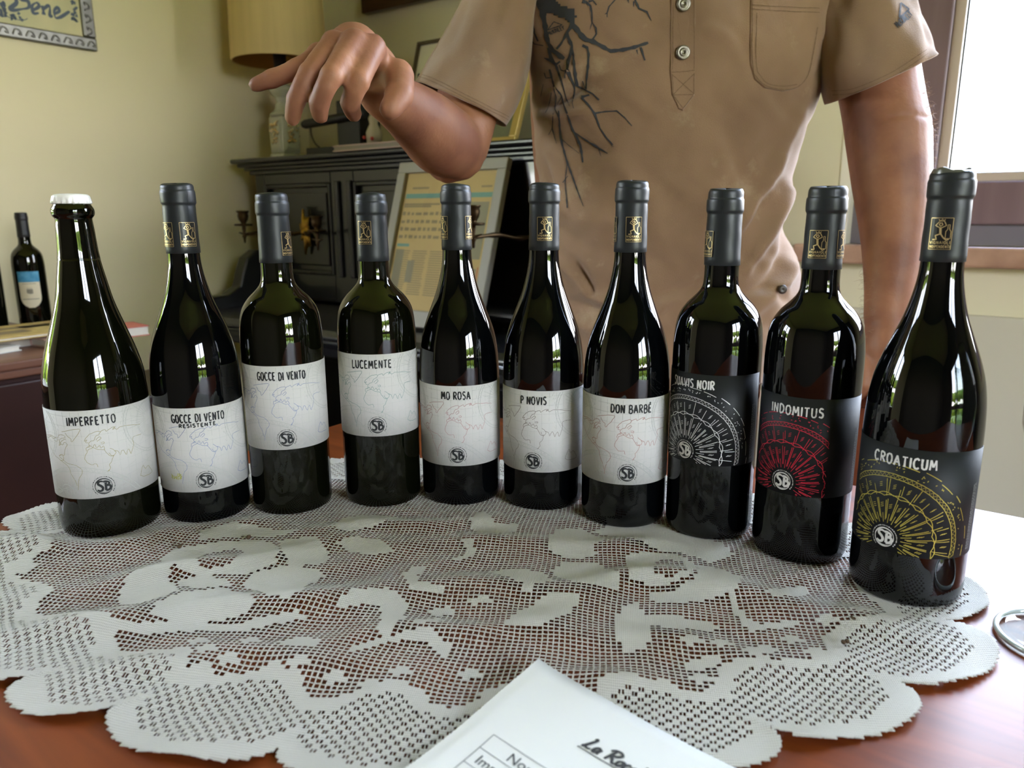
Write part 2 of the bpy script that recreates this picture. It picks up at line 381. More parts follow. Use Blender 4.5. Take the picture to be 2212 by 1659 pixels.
# ------------------------------------------------------------------ lace tablecloth (every mesh hole is a real hole)
def build_lace():
    c0 = np.array([-.05, .575]); tilt = R(-8.0); ax = np.array([math.cos(tilt), math.sin(tilt)]); ay = np.array([-ax[1], ax[0]])
    A_, B_ = .415, .245; p = .00385; t = .00092
    # scallop notches seen in the photo (plane coordinates), the hidden ones follow the same pitch
    seen = [(-.309, .40), (-.226, .381), (-.127, .344), (-.03, .330), (.056, .336), (.14, .36), (.238, .397), (.317, .467), (.352, .56)]
    an = sorted(math.atan2((np.array(q) - c0) @ ay / B_, (np.array(q) - c0) @ ax / A_) % (2 * PI) for q in seen)
    a_hi = min(a for a in an if a < PI); a_lo_end = min(a for a in an if a >= PI)
    nb = 12
    extra = [a_hi + (a_lo_end - a_hi) * k / nb for k in range(1, nb)]
    an = np.array(sorted(an + extra)); an_w = np.concatenate([[an[-1] - 2 * PI], an, [an[0] + 2 * PI]])
    def lobe(th):
        th = np.mod(th, 2 * PI); k = np.clip(np.searchsorted(an_w, th, side='right') - 1, 0, len(an_w) - 2)
        f = (th - an_w[k]) / (an_w[k + 1] - an_w[k]); return f
    def rho_edge(th):
        f = lobe(th); return (1 - .068 * np.clip(np.cos(th), 0, 1)) * (.955 + .095 * np.sqrt(np.clip(1 - (2 * f - 1) ** 2, 0, 1)))
    nx = int(2 * A_ * 1.06 / p) + 2; ny = int(2 * B_ * 1.06 / p) + 2
    x0 = -nx * p / 2; y0 = -ny * p / 2
    ox = np.array([0, t, (t + p) / 2 - .00035, (t + p) / 2 + .00035]); oy = np.array([0, t * .85])
    xs = np.concatenate([(x0 + i * p + ox) for i in range(nx)] + [[x0 + nx * p]]); ys = np.concatenate([(y0 + j * p + oy) for j in range(ny)] + [[y0 + ny * p]])
    NX, NY = len(xs), len(ys)
    # cell classes
    ci = x0 + (np.arange(nx) + .65) * p; cj = y0 + (np.arange(ny) + .65) * p
    GX, GY = np.meshgrid(ci, cj, indexing='ij')
    th = np.arctan2(GY / B_, GX / A_); rho = np.hypot(GX / A_, GY / B_); f = lobe(th)
    rr = np.hypot(GX, GY); loc = rr / np.maximum(rho, 1e-6)            # ellipse radius along this direction
    nrm = 1 / np.sqrt((np.cos(th) / A_) ** 2 + (np.sin(th) / B_) ** 2) # local scale of rho in metres (approx.)
    dist = (1 - .068 * np.clip(np.cos(th), 0, 1) - rho) * nrm
    lob = np.cos(2 * PI * (f - .5))
    thr = .056 + .010 * lob
    net = dist > thr + .005
    solid = (np.abs(dist - thr) <= .0055)
    dist_edge = (rho_edge(th) - rho) * nrm
    border = (~net) & (~solid) & (dist_edge > .0125 + .004 * np.abs(2 * f - 1))
    solid |= (~net) & (~border)
    # solid woven motifs, traced in the photo and laid on the table plane
    PX = GX * ax[0] + GY * ay[0] + c0[0]; PY = GX * ax[1] + GY * ay[1] + c0[1]
    def inside(poly):
        q = np.array(poly); r = np.zeros(PX.shape, bool); j = len(q) - 1
        for i in range(len(q)):
            xi, yi = q[i]; xj, yj = q[j]
            c = ((yi > PY) != (yj > PY)) & (PX < (xj - xi) * (PY - yi) / (yj - yi + 1e-12) + xi); r ^= c; j = i
        return r
    def pp(pts): return [onz(x, y, .001)[:2] for x, y in pts]
    motifs = [
        [(323,1345),(349,1317),(401,1289),(489,1275),(545,1293),(558,1310),(531,1335),(436,1349),(349,1347)],
        [(251,1303),(276,1261),(332,1234),(370,1230),(366,1254),(394,1282),(349,1307),(297,1317),(265,1314)],
        [(524,1268),(545,1244),(628,1227),(684,1234),(702,1248),(656,1272),(653,1296),(621,1314),(576,1303),(558,1282)],
        [(607,1174),(681,1167),(716,1195),(705,1220),(628,1230),(612,1209)],
        [(436,1150),(506,1132),(593,1146),(663,1150),(593,1165),(524,1162),(436,1168)],
        [(391,1254),(436,1244),(489,1254),(496,1269),(436,1277),(394,1270)],
        [(1181,1182),(1204,1148),(1260,1141),(1312,1171),(1282,1187),(1297,1201),(1230,1208),(1189,1197)],
        [(1189,1236),(1215,1216),(1290,1216),(1312,1236),(1334,1251),(1331,1279),(1252,1279),(1196,1253)],
        [(1282,1148),(1334,1122),(1440,1137),(1455,1150),(1558,1175),(1584,1201),(1540,1224),(1473,1198),(1422,1192),(1350,1168)],
        [(1515,1230),(1562,1238),(1606,1256),(1591,1286),(1547,1297),(1448,1308),(1400,1297),(1400,1282),(1455,1283),(1503,1264)],
        [(1400,1333),(1480,1340),(1550,1352),(1547,1365),(1455,1366),(1350,1350),(1340,1318),(1372,1300)],
        [(1573,1286),(1595,1315),(1606,1337),(1635,1352),(1723,1344),(1716,1357),(1620,1370),(1592,1337),(1572,1308)],
        [(1058,1238),(1103,1234),(1170,1245),(1200,1271),(1140,1279),(1092,1260)],
        [(1084,1361),(1118,1331),(1185,1297),(1260,1297),(1237,1335),(1166,1365),(1118,1365)],
        [(1331,1331),(1390,1324),(1409,1361),(1401,1413),(1353,1413),(1327,1376)],
        [(722,1320),(760,1290),(842,1284),(883,1312),(868,1350),(838,1383),(808,1376),(823,1338),(812,1316),(767,1316),(734,1324)],
        [(872,1249),(894,1230),(928,1227),(909,1249),(901,1268),(961,1279),(961,1289),(887,1283)],
        [(737,1126),(812,1113),(860,1118),(823,1137),(756,1152),(711,1148)],
        [(730,1178),(767,1163),(819,1171),(853,1197),(801,1204),(756,1193)],
        [(1017,1130),(1043,1107),(1077,1137),(1129,1133),(1110,1156),(1054,1163),(1021,1148)],
        [(991,1174),(1017,1178),(1025,1200),(995,1215),(980,1212),(1006,1197)],
        [(756,1413),(879,1372),(931,1368),(976,1402),(969,1428),(946,1417),(924,1387),(868,1387),(823,1398),(767,1421)],
        [(1655,1290),(1700,1275),(1745,1268),(1752,1282),(1712,1300),(1665,1304)],
        [(0,1190),(60,1180),(110,1172),(120,1185),(60,1198),(0,1210)], [(20,1228),(70,1215),(95,1225),(60,1240),(15,1245)],
        [(0,1340),(50,1318),(90,1330),(60,1352),(0,1372)], [(160,1355),(300,1362),(420,1345),(520,1352),(640,1330),(660,1340),(540,1368),(430,1362),(300,1380),(170,1372)],
        [(600,1400),(650,1385),(700,1395),(690,1412),(620,1415)], [(1480,1430),(1540,1420),(1570,1432),(1520,1448),(1480,1446)], [(1600,1415),(1660,1402),(1690,1416),(1640,1430)],
        [(1180,1250),(1150,1288),(1120,1296),(1160,1262)], [(1010,1300),(1060,1296),(1070,1306),(1020,1312)], [(925,1318),(975,1308),(985,1322),(940,1334)], [(890,1352),(950,1338),(960,1348),(905,1362)]]
    ring = [([(342,1213),(384,1185),(489,1171),(576,1171),(607,1195),(593,1227),(531,1244),(454,1244),(384,1241)], [(418,1220),(448,1195),(510,1186),(535,1200),(495,1229),(440,1236)]),
            ([(1350,1204),(1400,1196),(1470,1203),(1512,1235),(1490,1262),(1420,1273),(1360,1260)], [(1408,1226),(1438,1210),(1478,1222),(1484,1250),(1440,1262),(1408,1250)])]
    for q in motifs: solid |= net & inside(pp(q))
    for a, h in ring: solid |= net & inside(pp(a)) & ~inside(pp(h))
    rng = np.random.RandomState(4)
    for cx_, cy_ in [(420,1395),(370,1440),(440,1420),(250,1330),(220,1410),(480,1440),(580,1452),(640,1448),(720,1470),(860,1460),(1010,1455),(1050,1500),(900,1505),(620,1478),(430,1460),(300,1425),(1490,1395),(1560,1400),(1650,1440),(1580,1450),(1760,1420),(1700,1390),(1830,1380),(1780,1350),(1500,1470),(1420,1490),(1350,1480),(90,1420),(60,1370),(1850,1330),(540,1395),(790,1490)]:
        P = onz(cx_, cy_, .001); q = np.array([P.x, P.y]) - c0; i = int((q @ ax - x0) / p); j = int((q @ ay - y0) / p)
        for di, dj in ((0,0),(1,0),(-1,0),(0,1),(0,-1),(1,1),(2,0)):
            if 0 <= i+di < nx and 0 <= j+dj < ny and net[i+di, j+dj]: solid[i+di, j+dj] = True
    net &= ~solid
    # faces
    fi, fj = np.meshgrid(np.arange(NX - 1), np.arange(NY - 1), indexing='ij')
    ki, kj = fi // 4, fj // 2; si, sj = fi % 4, fj % 2
    keep = np.ones(fi.shape, bool)
    isnet = net[ki, kj]; isb = border[ki, kj]
    keep &= ~(isnet & (si > 0) & (sj > 0))
    chk = ((ki + kj) % 2 == 0)
    keep &= ~(isb & chk & ((si == 1) | (si == 3)) & (sj > 0))
    fx = (xs[:-1] + xs[1:]) / 2; fy = (ys[:-1] + ys[1:]) / 2
    FX, FY = np.meshgrid(fx, fy, indexing='ij')
    tf = np.arctan2(FY / B_, FX / A_); keep &= np.hypot(FX / A_, FY / B_) < rho_edge(tf)
    # vertices
    VX, VY = np.meshgrid(xs, ys, indexing='ij')
    VX = VX + rng.normal(0, .00013, VX.shape); VY = VY + rng.normal(0, .00016, VY.shape)
    bi, bj = np.nonzero(border & ((np.add.outer(np.arange(nx), np.arange(ny)) % 2) == 0))
    for s in (1, 2): VX[4 * bi + 1, 2 * bj + s] -= .00015; VX[4 * bi + 4, 2 * bj + s] += .0002
    for s in (1, 2, 3, 4): VY[4 * bi + s, 2 * bj + 1] -= .0001; VY[4 * bi + s, 2 * bj + 2] += .0002
    # rows wander a little, as the limp net does
    VY = VY + .0016 * np.sin(VX * 38 + VY * 21) + .001 * np.sin(VX * 95 - VY * 33 + 1.7); VX = VX + .0012 * np.sin(VY * 52 + VX * 17 + .6)
    X = VX * ax[0] + VY * ay[0] + c0[0]; Y = VX * ax[1] + VY * ay[1] + c0[1]
    def ridge(u, s): return np.exp(-(u / s) ** 2)
    Z = np.zeros_like(X)
    # soft folds: (x, y, direction degrees, half length, width, height)
    for fx_, fy_, dg, L, w_, h_ in [(-.17,.50,14,.10,.016,.006),(-.24,.56,24,.09,.015,.006),(-.30,.47,30,.07,.016,.007),(.0,.52,4,.12,.018,.005),(.02,.60,-3,.14,.014,.004),(-.05,.46,10,.09,.014,.005),
                                  (.13,.44,-14,.07,.015,.004),(.2,.50,-20,.10,.015,.004),(-.15,.43,-4,.06,.014,.005),(.06,.405,6,.05,.012,.004),(-.36,.60,28,.06,.02,.007),(-.10,.64,8,.09,.012,.004),(.26,.45,-30,.05,.014,.003),
                                  (-.42,.60,35,.05,.018,.009),(.12,.54,10,.07,.012,.004),(-.22,.42,12,.05,.013,.006),(-.28,.645,20,.08,.012,.004)]:
        a = R(dg); dx, dy = X - fx_, Y - fy_; uu = dx * math.cos(a) + dy * math.sin(a); vv = -dx * math.sin(a) + dy * math.cos(a)
        vv = vv + .006 * np.sin(uu * 45)
        Z += h_ * ridge(vv, w_) * ridge(uu, L)
    Z += .0012 * (1 + np.sin(X * 61 + 1.3 * np.sin(Y * 40)) * np.sin(Y * 83 + .7 * np.sin(X * 37)))
    # scalloped rim stands up a little between its tips
    tv = np.arctan2(VY / B_, VX / A_); ed = (rho_edge(tv) - np.hypot(VX / A_, VY / B_))
    Z += .003 * np.exp(-np.clip(ed, 0, 1) / .05) * (.5 + .5 * np.sin(tv * 31))
    for k, bx_, by_, _, _ in BOT:
        d = np.hypot(X - bx_, Y - by_) - BR[k]; Z *= np.clip((d + .004) / .03, 0, 1) ** 1
    # under the sheet of paper the cloth lies flat
    pc = onz(1163, 1424, .013); ee = (math.cos(R(-40)), math.sin(R(-40))); sp = (X - pc.x) * ee[0] + (Y - pc.y) * ee[1]; dp = (X - pc.x) * ee[1] - (Y - pc.y) * ee[0]
    outp = np.maximum(np.maximum(-sp, sp - .21), np.maximum(-dp, dp - .297))
    Z = np.where(outp < .03, np.minimum(Z, .0012 + .2 * np.clip(outp, 0, 1)), Z)
    Z = .0009 + Z
    V = np.stack([X, Y, Z], -1).reshape(-1, 3)
    idx = np.arange(NX * NY).reshape(NX, NY)
    q = np.stack([idx[:-1, :-1], idx[1:, :-1], idx[1:, 1:], idx[:-1, 1:]], -1)[keep]
    used = np.unique(q); remap = -np.ones(NX * NY, int); remap[used] = np.arange(len(used)); q = remap[q]; V = V[used]
    me = bpy.data.meshes.new('lace_tablecloth'); me.vertices.add(len(V)); me.vertices.foreach_set('co', V.ravel().astype('f4'))
    me.loops.add(q.size); me.loops.foreach_set('vertex_index', q.ravel().astype('i4'))
    me.polygons.add(len(q)); me.polygons.foreach_set('loop_start', np.arange(0, q.size, 4).astype('i4'))
    me.polygons.foreach_set('loop_total', np.full(len(q), 4, 'i4')); me.update(calc_edges=True); me.validate()
    o = bpy.data.objects.new('lace_tablecloth', me); COL.objects.link(o)
    md = o.modifiers.new('thread', 'SOLIDIFY'); md.thickness = .0005; md.offset = 1.0
    m = bpy.data.materials.new('cream_lace_thread'); m.use_nodes = True; n = m.node_tree; bs = n.nodes['Principled BSDF']
    tcn = n.nodes.new('ShaderNodeTexCoord'); mpp = n.nodes.new('ShaderNodeMapping'); mpp.inputs['Rotation'].default_value = (0, 0, -tilt)
    n.links.new(tcn.outputs['Object'], mpp.inputs[0])
    wv = n.nodes.new('ShaderNodeTexWave'); wv.wave_type = 'BANDS'; wv.bands_direction = 'X'; wv.inputs['Scale'].default_value = 250; wv.inputs['Distortion'].default_value = 1.2; wv.inputs['Detail Scale'].default_value = 90
    wy = n.nodes.new('ShaderNodeTexWave'); wy.wave_type = 'BANDS'; wy.bands_direction = 'Y'; wy.inputs['Scale'].default_value = 170; wy.inputs['Distortion'].default_value = 1.5
    n.links.new(mpp.outputs[0], wv.inputs[0]); n.links.new(mpp.outputs[0], wy.inputs[0])
    ma = n.nodes.new('ShaderNodeMath'); ma.operation = 'ADD'; n.links.new(wv.outputs[1], ma.inputs[0]); n.links.new(wy.outputs[1], ma.inputs[1])
    bmp = n.nodes.new('ShaderNodeBump'); bmp.inputs['Strength'].default_value = .8; bmp.inputs['Distance'].default_value = .0012
    n.links.new(ma.outputs[0], bmp.inputs['Height']); n.links.new(bmp.outputs[0], bs.inputs['Normal'])
    mcx = n.nodes.new('ShaderNodeMix'); mcx.data_type = 'RGBA'; mcx.inputs[6].default_value = srgb('#cdc5b6'); mcx.inputs[7].default_value = srgb('#f2ece0'); mrr = n.nodes.new('ShaderNodeMapRange'); mrr.inputs['From Min'].default_value = .25; mrr.inputs['From Max'].default_value = 1.0; n.links.new(ma.outputs[0], mrr.inputs['Value']); n.links.new(mrr.outputs[0], mcx.inputs[0]); n.links.new(mcx.outputs[2], bs.inputs['Base Color']); bs.inputs['Roughness'].default_value = .7; bs.inputs['Sheen Weight'].default_value = .2
    me.materials.append(m)
    tag(o, 'scalloped cream lace tablecloth with rose pattern lying on the table', 'tablecloth')
    return o
build_lace()

# sheet of paper with the tasting list, its far corner curling up
m_paper = mat('white_paper', '#e6e4e1', rough=0.7, spec=0.2, bump=0.03, bscale=30)
m_ink = mat('grey_print_ink', '#55555a', rough=0.8)
m_inkd = mat('dark_print_ink', '#3c3a3c', rough=0.8)
PC = onz(1163, 1424, .013); e2 = Vector((math.cos(R(-40)), math.sin(R(-40)), 0)); e1 = Vector((e2.y, -e2.x, 0))
def paper_pt(s, d, lift=0.0):
    h = .0045 + .009 * math.exp(-(s / .035)) * math.exp(-(d / .045)) + .0012 * math.sin(s * 40 + d * 25) + .0008 * math.sin(d * 60)
    p_ = PC + e2 * s + e1 * d; return Vector((p_.x, p_.y, max(h, .0035) + lift))
b = MB(); n1, n2 = 24, 34
for i in range(n1 + 1):
    for j in range(n2 + 1): b.v.append(tuple(paper_pt(.21 * i / n1, .297 * j / n2)))
b.f = [(i * (n2 + 1) + j, i * (n2 + 1) + j + 1, (i + 1) * (n2 + 1) + j + 1, (i + 1) * (n2 + 1) + j) for i in range(n1) for j in range(n2)]
sheet = thing('paper_sheet', 'white printed tasting sheet lying over the front of the lace cloth', 'paper')
b.build('page', m_paper, sheet, smooth=True, solid=.0002)
pm = lambda s, d: paper_pt(s, d, .0004)
def text_mesh(name, body, size, m, parent, place, shear=0.0, offset=0.0, align='LEFT', ul=False):
    cu = bpy.data.curves.new(name, 'FONT'); cu.body = body; cu.size = size; cu.shear = shear; cu.offset = offset; cu.align_x = align; cu.fill_mode = 'FRONT'; cu.resolution_u = 3
    tmp = bpy.data.objects.new('tmp', cu); COL.objects.link(tmp)
    me = bpy.data.meshes.new_from_object(tmp.evaluated_get(bpy.context.evaluated_depsgraph_get()))
    bpy.data.objects.remove(tmp, do_unlink=True)
    for v in me.vertices: v.co = place(v.co.x, v.co.y)
    me.materials.clear(); me.materials.append(m); me.name = name
    o = bpy.data.objects.new(name, me); COL.objects.link(o); o.parent = parent; return o
b = MB()
T0, D0 = .0185, .0625
for d_ in (D0, D0 + .0112, D0 + .0235, D0 + .0358, D0 + .048, D0 + .060): b.ribbon([(T0 + .172 * k / 12, d_) for k in range(13)], .0004, pm)
for s_ in (T0, T0 + .048, T0 + .075, T0 + .125, T0 + .172): b.ribbon([(s_, D0 + .060 * k / 6) for k in range(7)], .0004, pm)
b.build('table_lines', m_ink, sheet)
text_mesh('printed_text', 'Nome', .0088, m_ink, sheet, lambda x, y: pm(T0 + .0155 + x, D0 + .0089 - y))
text_mesh('printed_text', 'Imperfetto', .0088, m_ink, sheet, lambda x, y: pm(T0 + .004 + x, D0 + .0205 - y))
text_mesh('printed_text', 'Gocce di Vento', .0088, m_ink, sheet, lambda x, y: pm(T0 + .004 + x, D0 + .0325 - y))
# the brush-script heading, drawn as slanted pen strokes
def script_word(b, strokes, ox, oy, sc, fmap, w0, sl=.35):
    for st in strokes:
        q = [(p_[0], p_[1]) for p_ in smoothline(st, 5)]; n = len(q)
        ws = [w0 * (.65 + .7 * abs(math.sin(2.1 * i / max(n - 1, 1) + .5))) for i in range(n)]
        b.ribbon([(ox + sc * (x + sl * y), oy + sc * y) for x, y in q], ws, fmap)
LA = [[(.05, .9), (.12, 1.02), (.2, .9), (.12, .45), (.02, .08), (-.05, .03), (.1, .1), (.3, .02), (.5, .1)], [(.95, .42), (.8, .5), (.66, .35), (.66, .1), (.78, .03), (.95, .2), (1.0, .48), (.98, .1), (1.1, .05)]]
RO = [[(1.62, .98), (1.62, .5), (1.6, 0)], [(1.35, .8), (1.5, 1.0), (1.85, 1.05), (2.1, .85), (1.95, .6), (1.66, .5), (1.9, .3), (2.15, 0), (2.3, .06)], [(2.5, .5), (2.32, .35), (2.38, .06), (2.55, .04), (2.66, .28), (2.52, .5), (2.72, .42)],
      [(3.1, .42), (2.95, .5), (2.8, .3), (2.86, .06), (3.02, .02), (3.16, .16)], [(3.52, .42), (3.4, .5), (3.24, .3), (3.3, .06), (3.45, .02), (3.6, .16)], [(3.74, 1.05), (3.78, .5), (3.7, 0)], [(3.72, .25), (3.9, .5), (4.02, .4), (4.0, .1), (4.12, .03)],
      [(4.25, .3), (4.45, .4), (4.4, .52), (4.26, .45), (4.22, .15), (4.4, .02), (4.6, .12)], [(4.8, .95), (4.74, .3), (4.8, .04), (4.95, .08)], [(4.6, .6), (5.0, .64)], [(5.15, .95), (5.1, .3), (5.15, .04), (5.28, .08)], [(4.98, .6), (5.38, .64)], [(5.72, .42), (5.58, .5), (5.44, .35), (5.44, .1), (5.56, .03), (5.72, .2), (5.78, .48), (5.76, .1), (5.9, .05)]]
b = MB(); sm = lambda x, y: pm(.0595 + x, .0385 - y)
script_word(b, LA + RO, 0, 0, .0084, sm, .0013)
b.ribbon([(-.002 + .054 * k / 8, -.0018) for k in range(9)], .0007, sm)
b.build('heading_lettering', m_inkd, sheet)
# ------------------------------------------------------------------ stroke alphabet (hand-drawn capitals) for the labels
GLY = {
 'A': (.62, [[(0,0),(.3,1)],[(.3,1),(.62,0)],[(.12,.36),(.5,.36)]]), 'B': (.56, [[(.05,0),(.05,1)],[(.05,1),(.4,.97),(.48,.76),(.36,.56),(.05,.52)],[(.05,.52),(.44,.5),(.56,.27),(.42,.03),(.05,0)]]),
 'C': (.56, [[(.55,.86),(.36,1),(.12,.88),(.02,.5),(.12,.12),(.34,0),(.55,.14)]]), 'D': (.58, [[(.06,0),(.06,1)],[(.06,1),(.4,.92),(.57,.52),(.42,.1),(.06,0)]]),
 'E': (.48, [[(.05,0),(.05,1)],[(.05,1),(.46,.98)],[(.05,.52),(.4,.54)],[(.05,0),(.48,.03)]]), 'F': (.46, [[(.05,0),(.05,1)],[(.05,1),(.46,.98)],[(.05,.54),(.4,.54)]]),
 'G': (.6, [[(.56,.86),(.36,1),(.12,.88),(.02,.5),(.12,.12),(.34,0),(.56,.12),(.56,.42),(.34,.42)]]), 'I': (.1, [[(.05,0),(.06,1)]]),
 'K': (.54, [[(.05,0),(.05,1)],[(.5,1),(.08,.45)],[(.18,.56),(.54,0)]]), 'L': (.44, [[(.06,1),(.04,0),(.44,.04)]]),
 'M': (.72, [[(.02,0),(.1,1)],[(.1,1),(.36,.3)],[(.36,.3),(.62,1)],[(.62,1),(.7,0)]]), 'N': (.58, [[(.04,0),(.05,1)],[(.05,1),(.53,0)],[(.53,0),(.54,1)]]),
 'O': (.6, [[(.3,1),(.08,.86),(.02,.5),(.1,.12),(.3,0),(.5,.13),(.58,.5),(.5,.87),(.3,1)]]), 'P': (.5, [[(.05,0),(.05,1)],[(.05,1),(.4,.95),(.5,.72),(.38,.5),(.05,.46)]]),
 'R': (.55, [[(.05,0),(.05,1)],[(.05,1),(.4,.95),(.5,.74),(.38,.54),(.05,.5)],[(.2,.5),(.55,0)]]), 'S': (.5, [[(.47,.88),(.28,1),(.08,.88),(.1,.64),(.4,.46),(.48,.2),(.3,0),(.04,.1)]]),
 'T': (.54, [[(.27,0),(.27,1)],[(0,.98),(.54,1)]]), 'U': (.56, [[(.04,1),(.05,.25),(.18,.02),(.4,.03),(.51,.25),(.52,1)]]), 'V': (.58, [[(.02,1),(.29,0)],[(.29,0),(.57,1)]]),
 'Y': (.54, [[(.02,1),(.27,.5)],[(.54,1),(.27,.5),(.27,0)]]), '.': (.1, [[(.03,0),(.06,.06)]]), 'c': (.4, [[(.38,.6),(.2,.68),(.05,.5),(.05,.18),(.2,.02),(.38,.1)]]), ' ': (.22, [])}
GLY['É'] = (GLY['E'][0], GLY['E'][1] + [[(.2, 1.1), (.38, 1.26)]])
def word(body, h, gap=.16, jit=.0, seed=1):
    """list of polylines in the unit of h, and the full width"""
    rg = random.Random(seed); out = []; x = 0
    for ch in body:
        w_, st = GLY[ch]; dy = rg.uniform(-jit, jit) * h
        for s in st:
            q = smoothline(s, 4) if len(s) > 2 else [np.array(s[0], float), (np.array(s[0]) + np.array(s[1])) / 2, np.array(s[1], float)]
            out.append([(x + p_[0] * h, p_[1] * h + dy) for p_ in q])
        x += (w_ + gap) * h
    return out, x - gap * h
def pen(b, lines, w, fmap, ox=0, oy=0, seed=3, rough=.25):
    rg = random.Random(seed)
    for q in lines:
        k = rg.uniform(-.1, .1)
        ws = [w * (1 + k + rg.uniform(-rough, rough) * .5) for _ in q]
        b.ribbon([(ox + p_[0], oy + p_[1]) for p_ in q], ws, fmap)
def densify(line, step):
    out = [line[0]]
    for a, c in zip(line[:-1], line[1:]):
        n = max(1, int(math.hypot(c[0] - a[0], c[1] - a[1]) / step))
        for k in range(1, n + 1): out.append((a[0] + (c[0] - a[0]) * k / n, a[1] + (c[1] - a[1]) * k / n))
    return out
def arc(cx, cy, r, a0, a1, n=40): return [(cx + r * math.cos(R(a0 + (a1 - a0) * k / n)), cy + r * math.sin(R(a0 + (a1 - a0) * k / n))) for k in range(n + 1)]

# world map outlines, in millimetres from the emblem (x) and the label's lower edge (y)
_RAW = [[(1160,600),(1200,605),(1230,625),(1260,640),(1270,620),(1300,615),(1320,640),(1280,650),(1270,680),(1290,700),(1310,680),(1330,700),(1320,720),(1300,760),(1295,790),(1265,780),(1255,800),(1275,820),(1290,840),(1310,860),(1330,870)],
 [(1165,640),(1190,720),(1215,780),(1240,810),(1270,840),(1300,870),(1320,900)], [(1225,650),(1250,668),(1262,650),(1280,690),(1262,700),(1300,660),(1325,655)], [(1165,612),(1185,625),(1205,615),(1222,640),(1245,630)],
 [(1300,590),(1440,580),(1430,620),(1400,655),(1370,685),(1365,655),(1345,640),(1330,605)],
 [(1330,870),(1380,890),(1420,930),(1415,970),(1390,1000),(1375,1050),(1370,1100)], [(1320,900),(1330,960),(1350,1000),(1365,1060)], [(1250,790),(1280,785),(1285,830),(1255,830)],
 [(1475,775),(1480,745),(1510,740),(1500,720),(1520,695),(1545,690),(1560,660),(1590,640),(1600,620),(1580,615),(1530,630),(1500,650),(1480,670),(1470,690),(1490,680),(1480,700),(1500,705)], [(1560,690),(1590,660),(1600,675),(1570,700)],
 [(1600,620),(1640,600),(1650,615),(1680,590),(1720,575),(1700,600),(1710,582),(1730,596),(1760,575),(1850,560),(1900,556)],
 [(1490,745),(1510,730),(1530,750),(1545,725),(1560,755),(1580,735),(1590,760),(1610,740),(1620,770)], [(1595,712),(1620,708),(1618,722),(1596,722)],
 [(1490,765),(1470,800),(1455,840),(1470,870),(1500,895),(1540,890),(1550,920)], [(1490,765),(1530,752),(1570,770),(1615,772)], [(1610,770),(1640,810),(1660,830),(1680,820),(1660,880),(1640,900),(1645,930),(1620,960),(1635,950)],
 [(1660,760),(1690,780),(1700,800),(1672,830),(1650,800)], [(1690,780),(1720,790),(1730,820),(1745,785),(1760,780),(1775,820),(1785,790),(1800,770),(1810,810),(1820,790),(1830,760),(1840,720),(1835,690),(1850,660),(1900,640)],
 [(1860,1010),(1880,940),(1890,920),(1900,950),(1920,925),(1935,960),(1940,990),(1910,1010),(1885,1020),(1860,1010)]]
def _mm(x, y):
    k = max(-.985, min(.985, (x - 1562) / 402)); s = 39 * math.asin(k) - 39 * math.asin((1575 - 1562) / 402)
    yb = 1100 + 92 * math.sqrt(1 - k * k) - max(0, x - 1562) * .11
    return s, (yb - y) * .104
WORLDMAP = [[_mm(*q) for q in l] for l in _RAW]

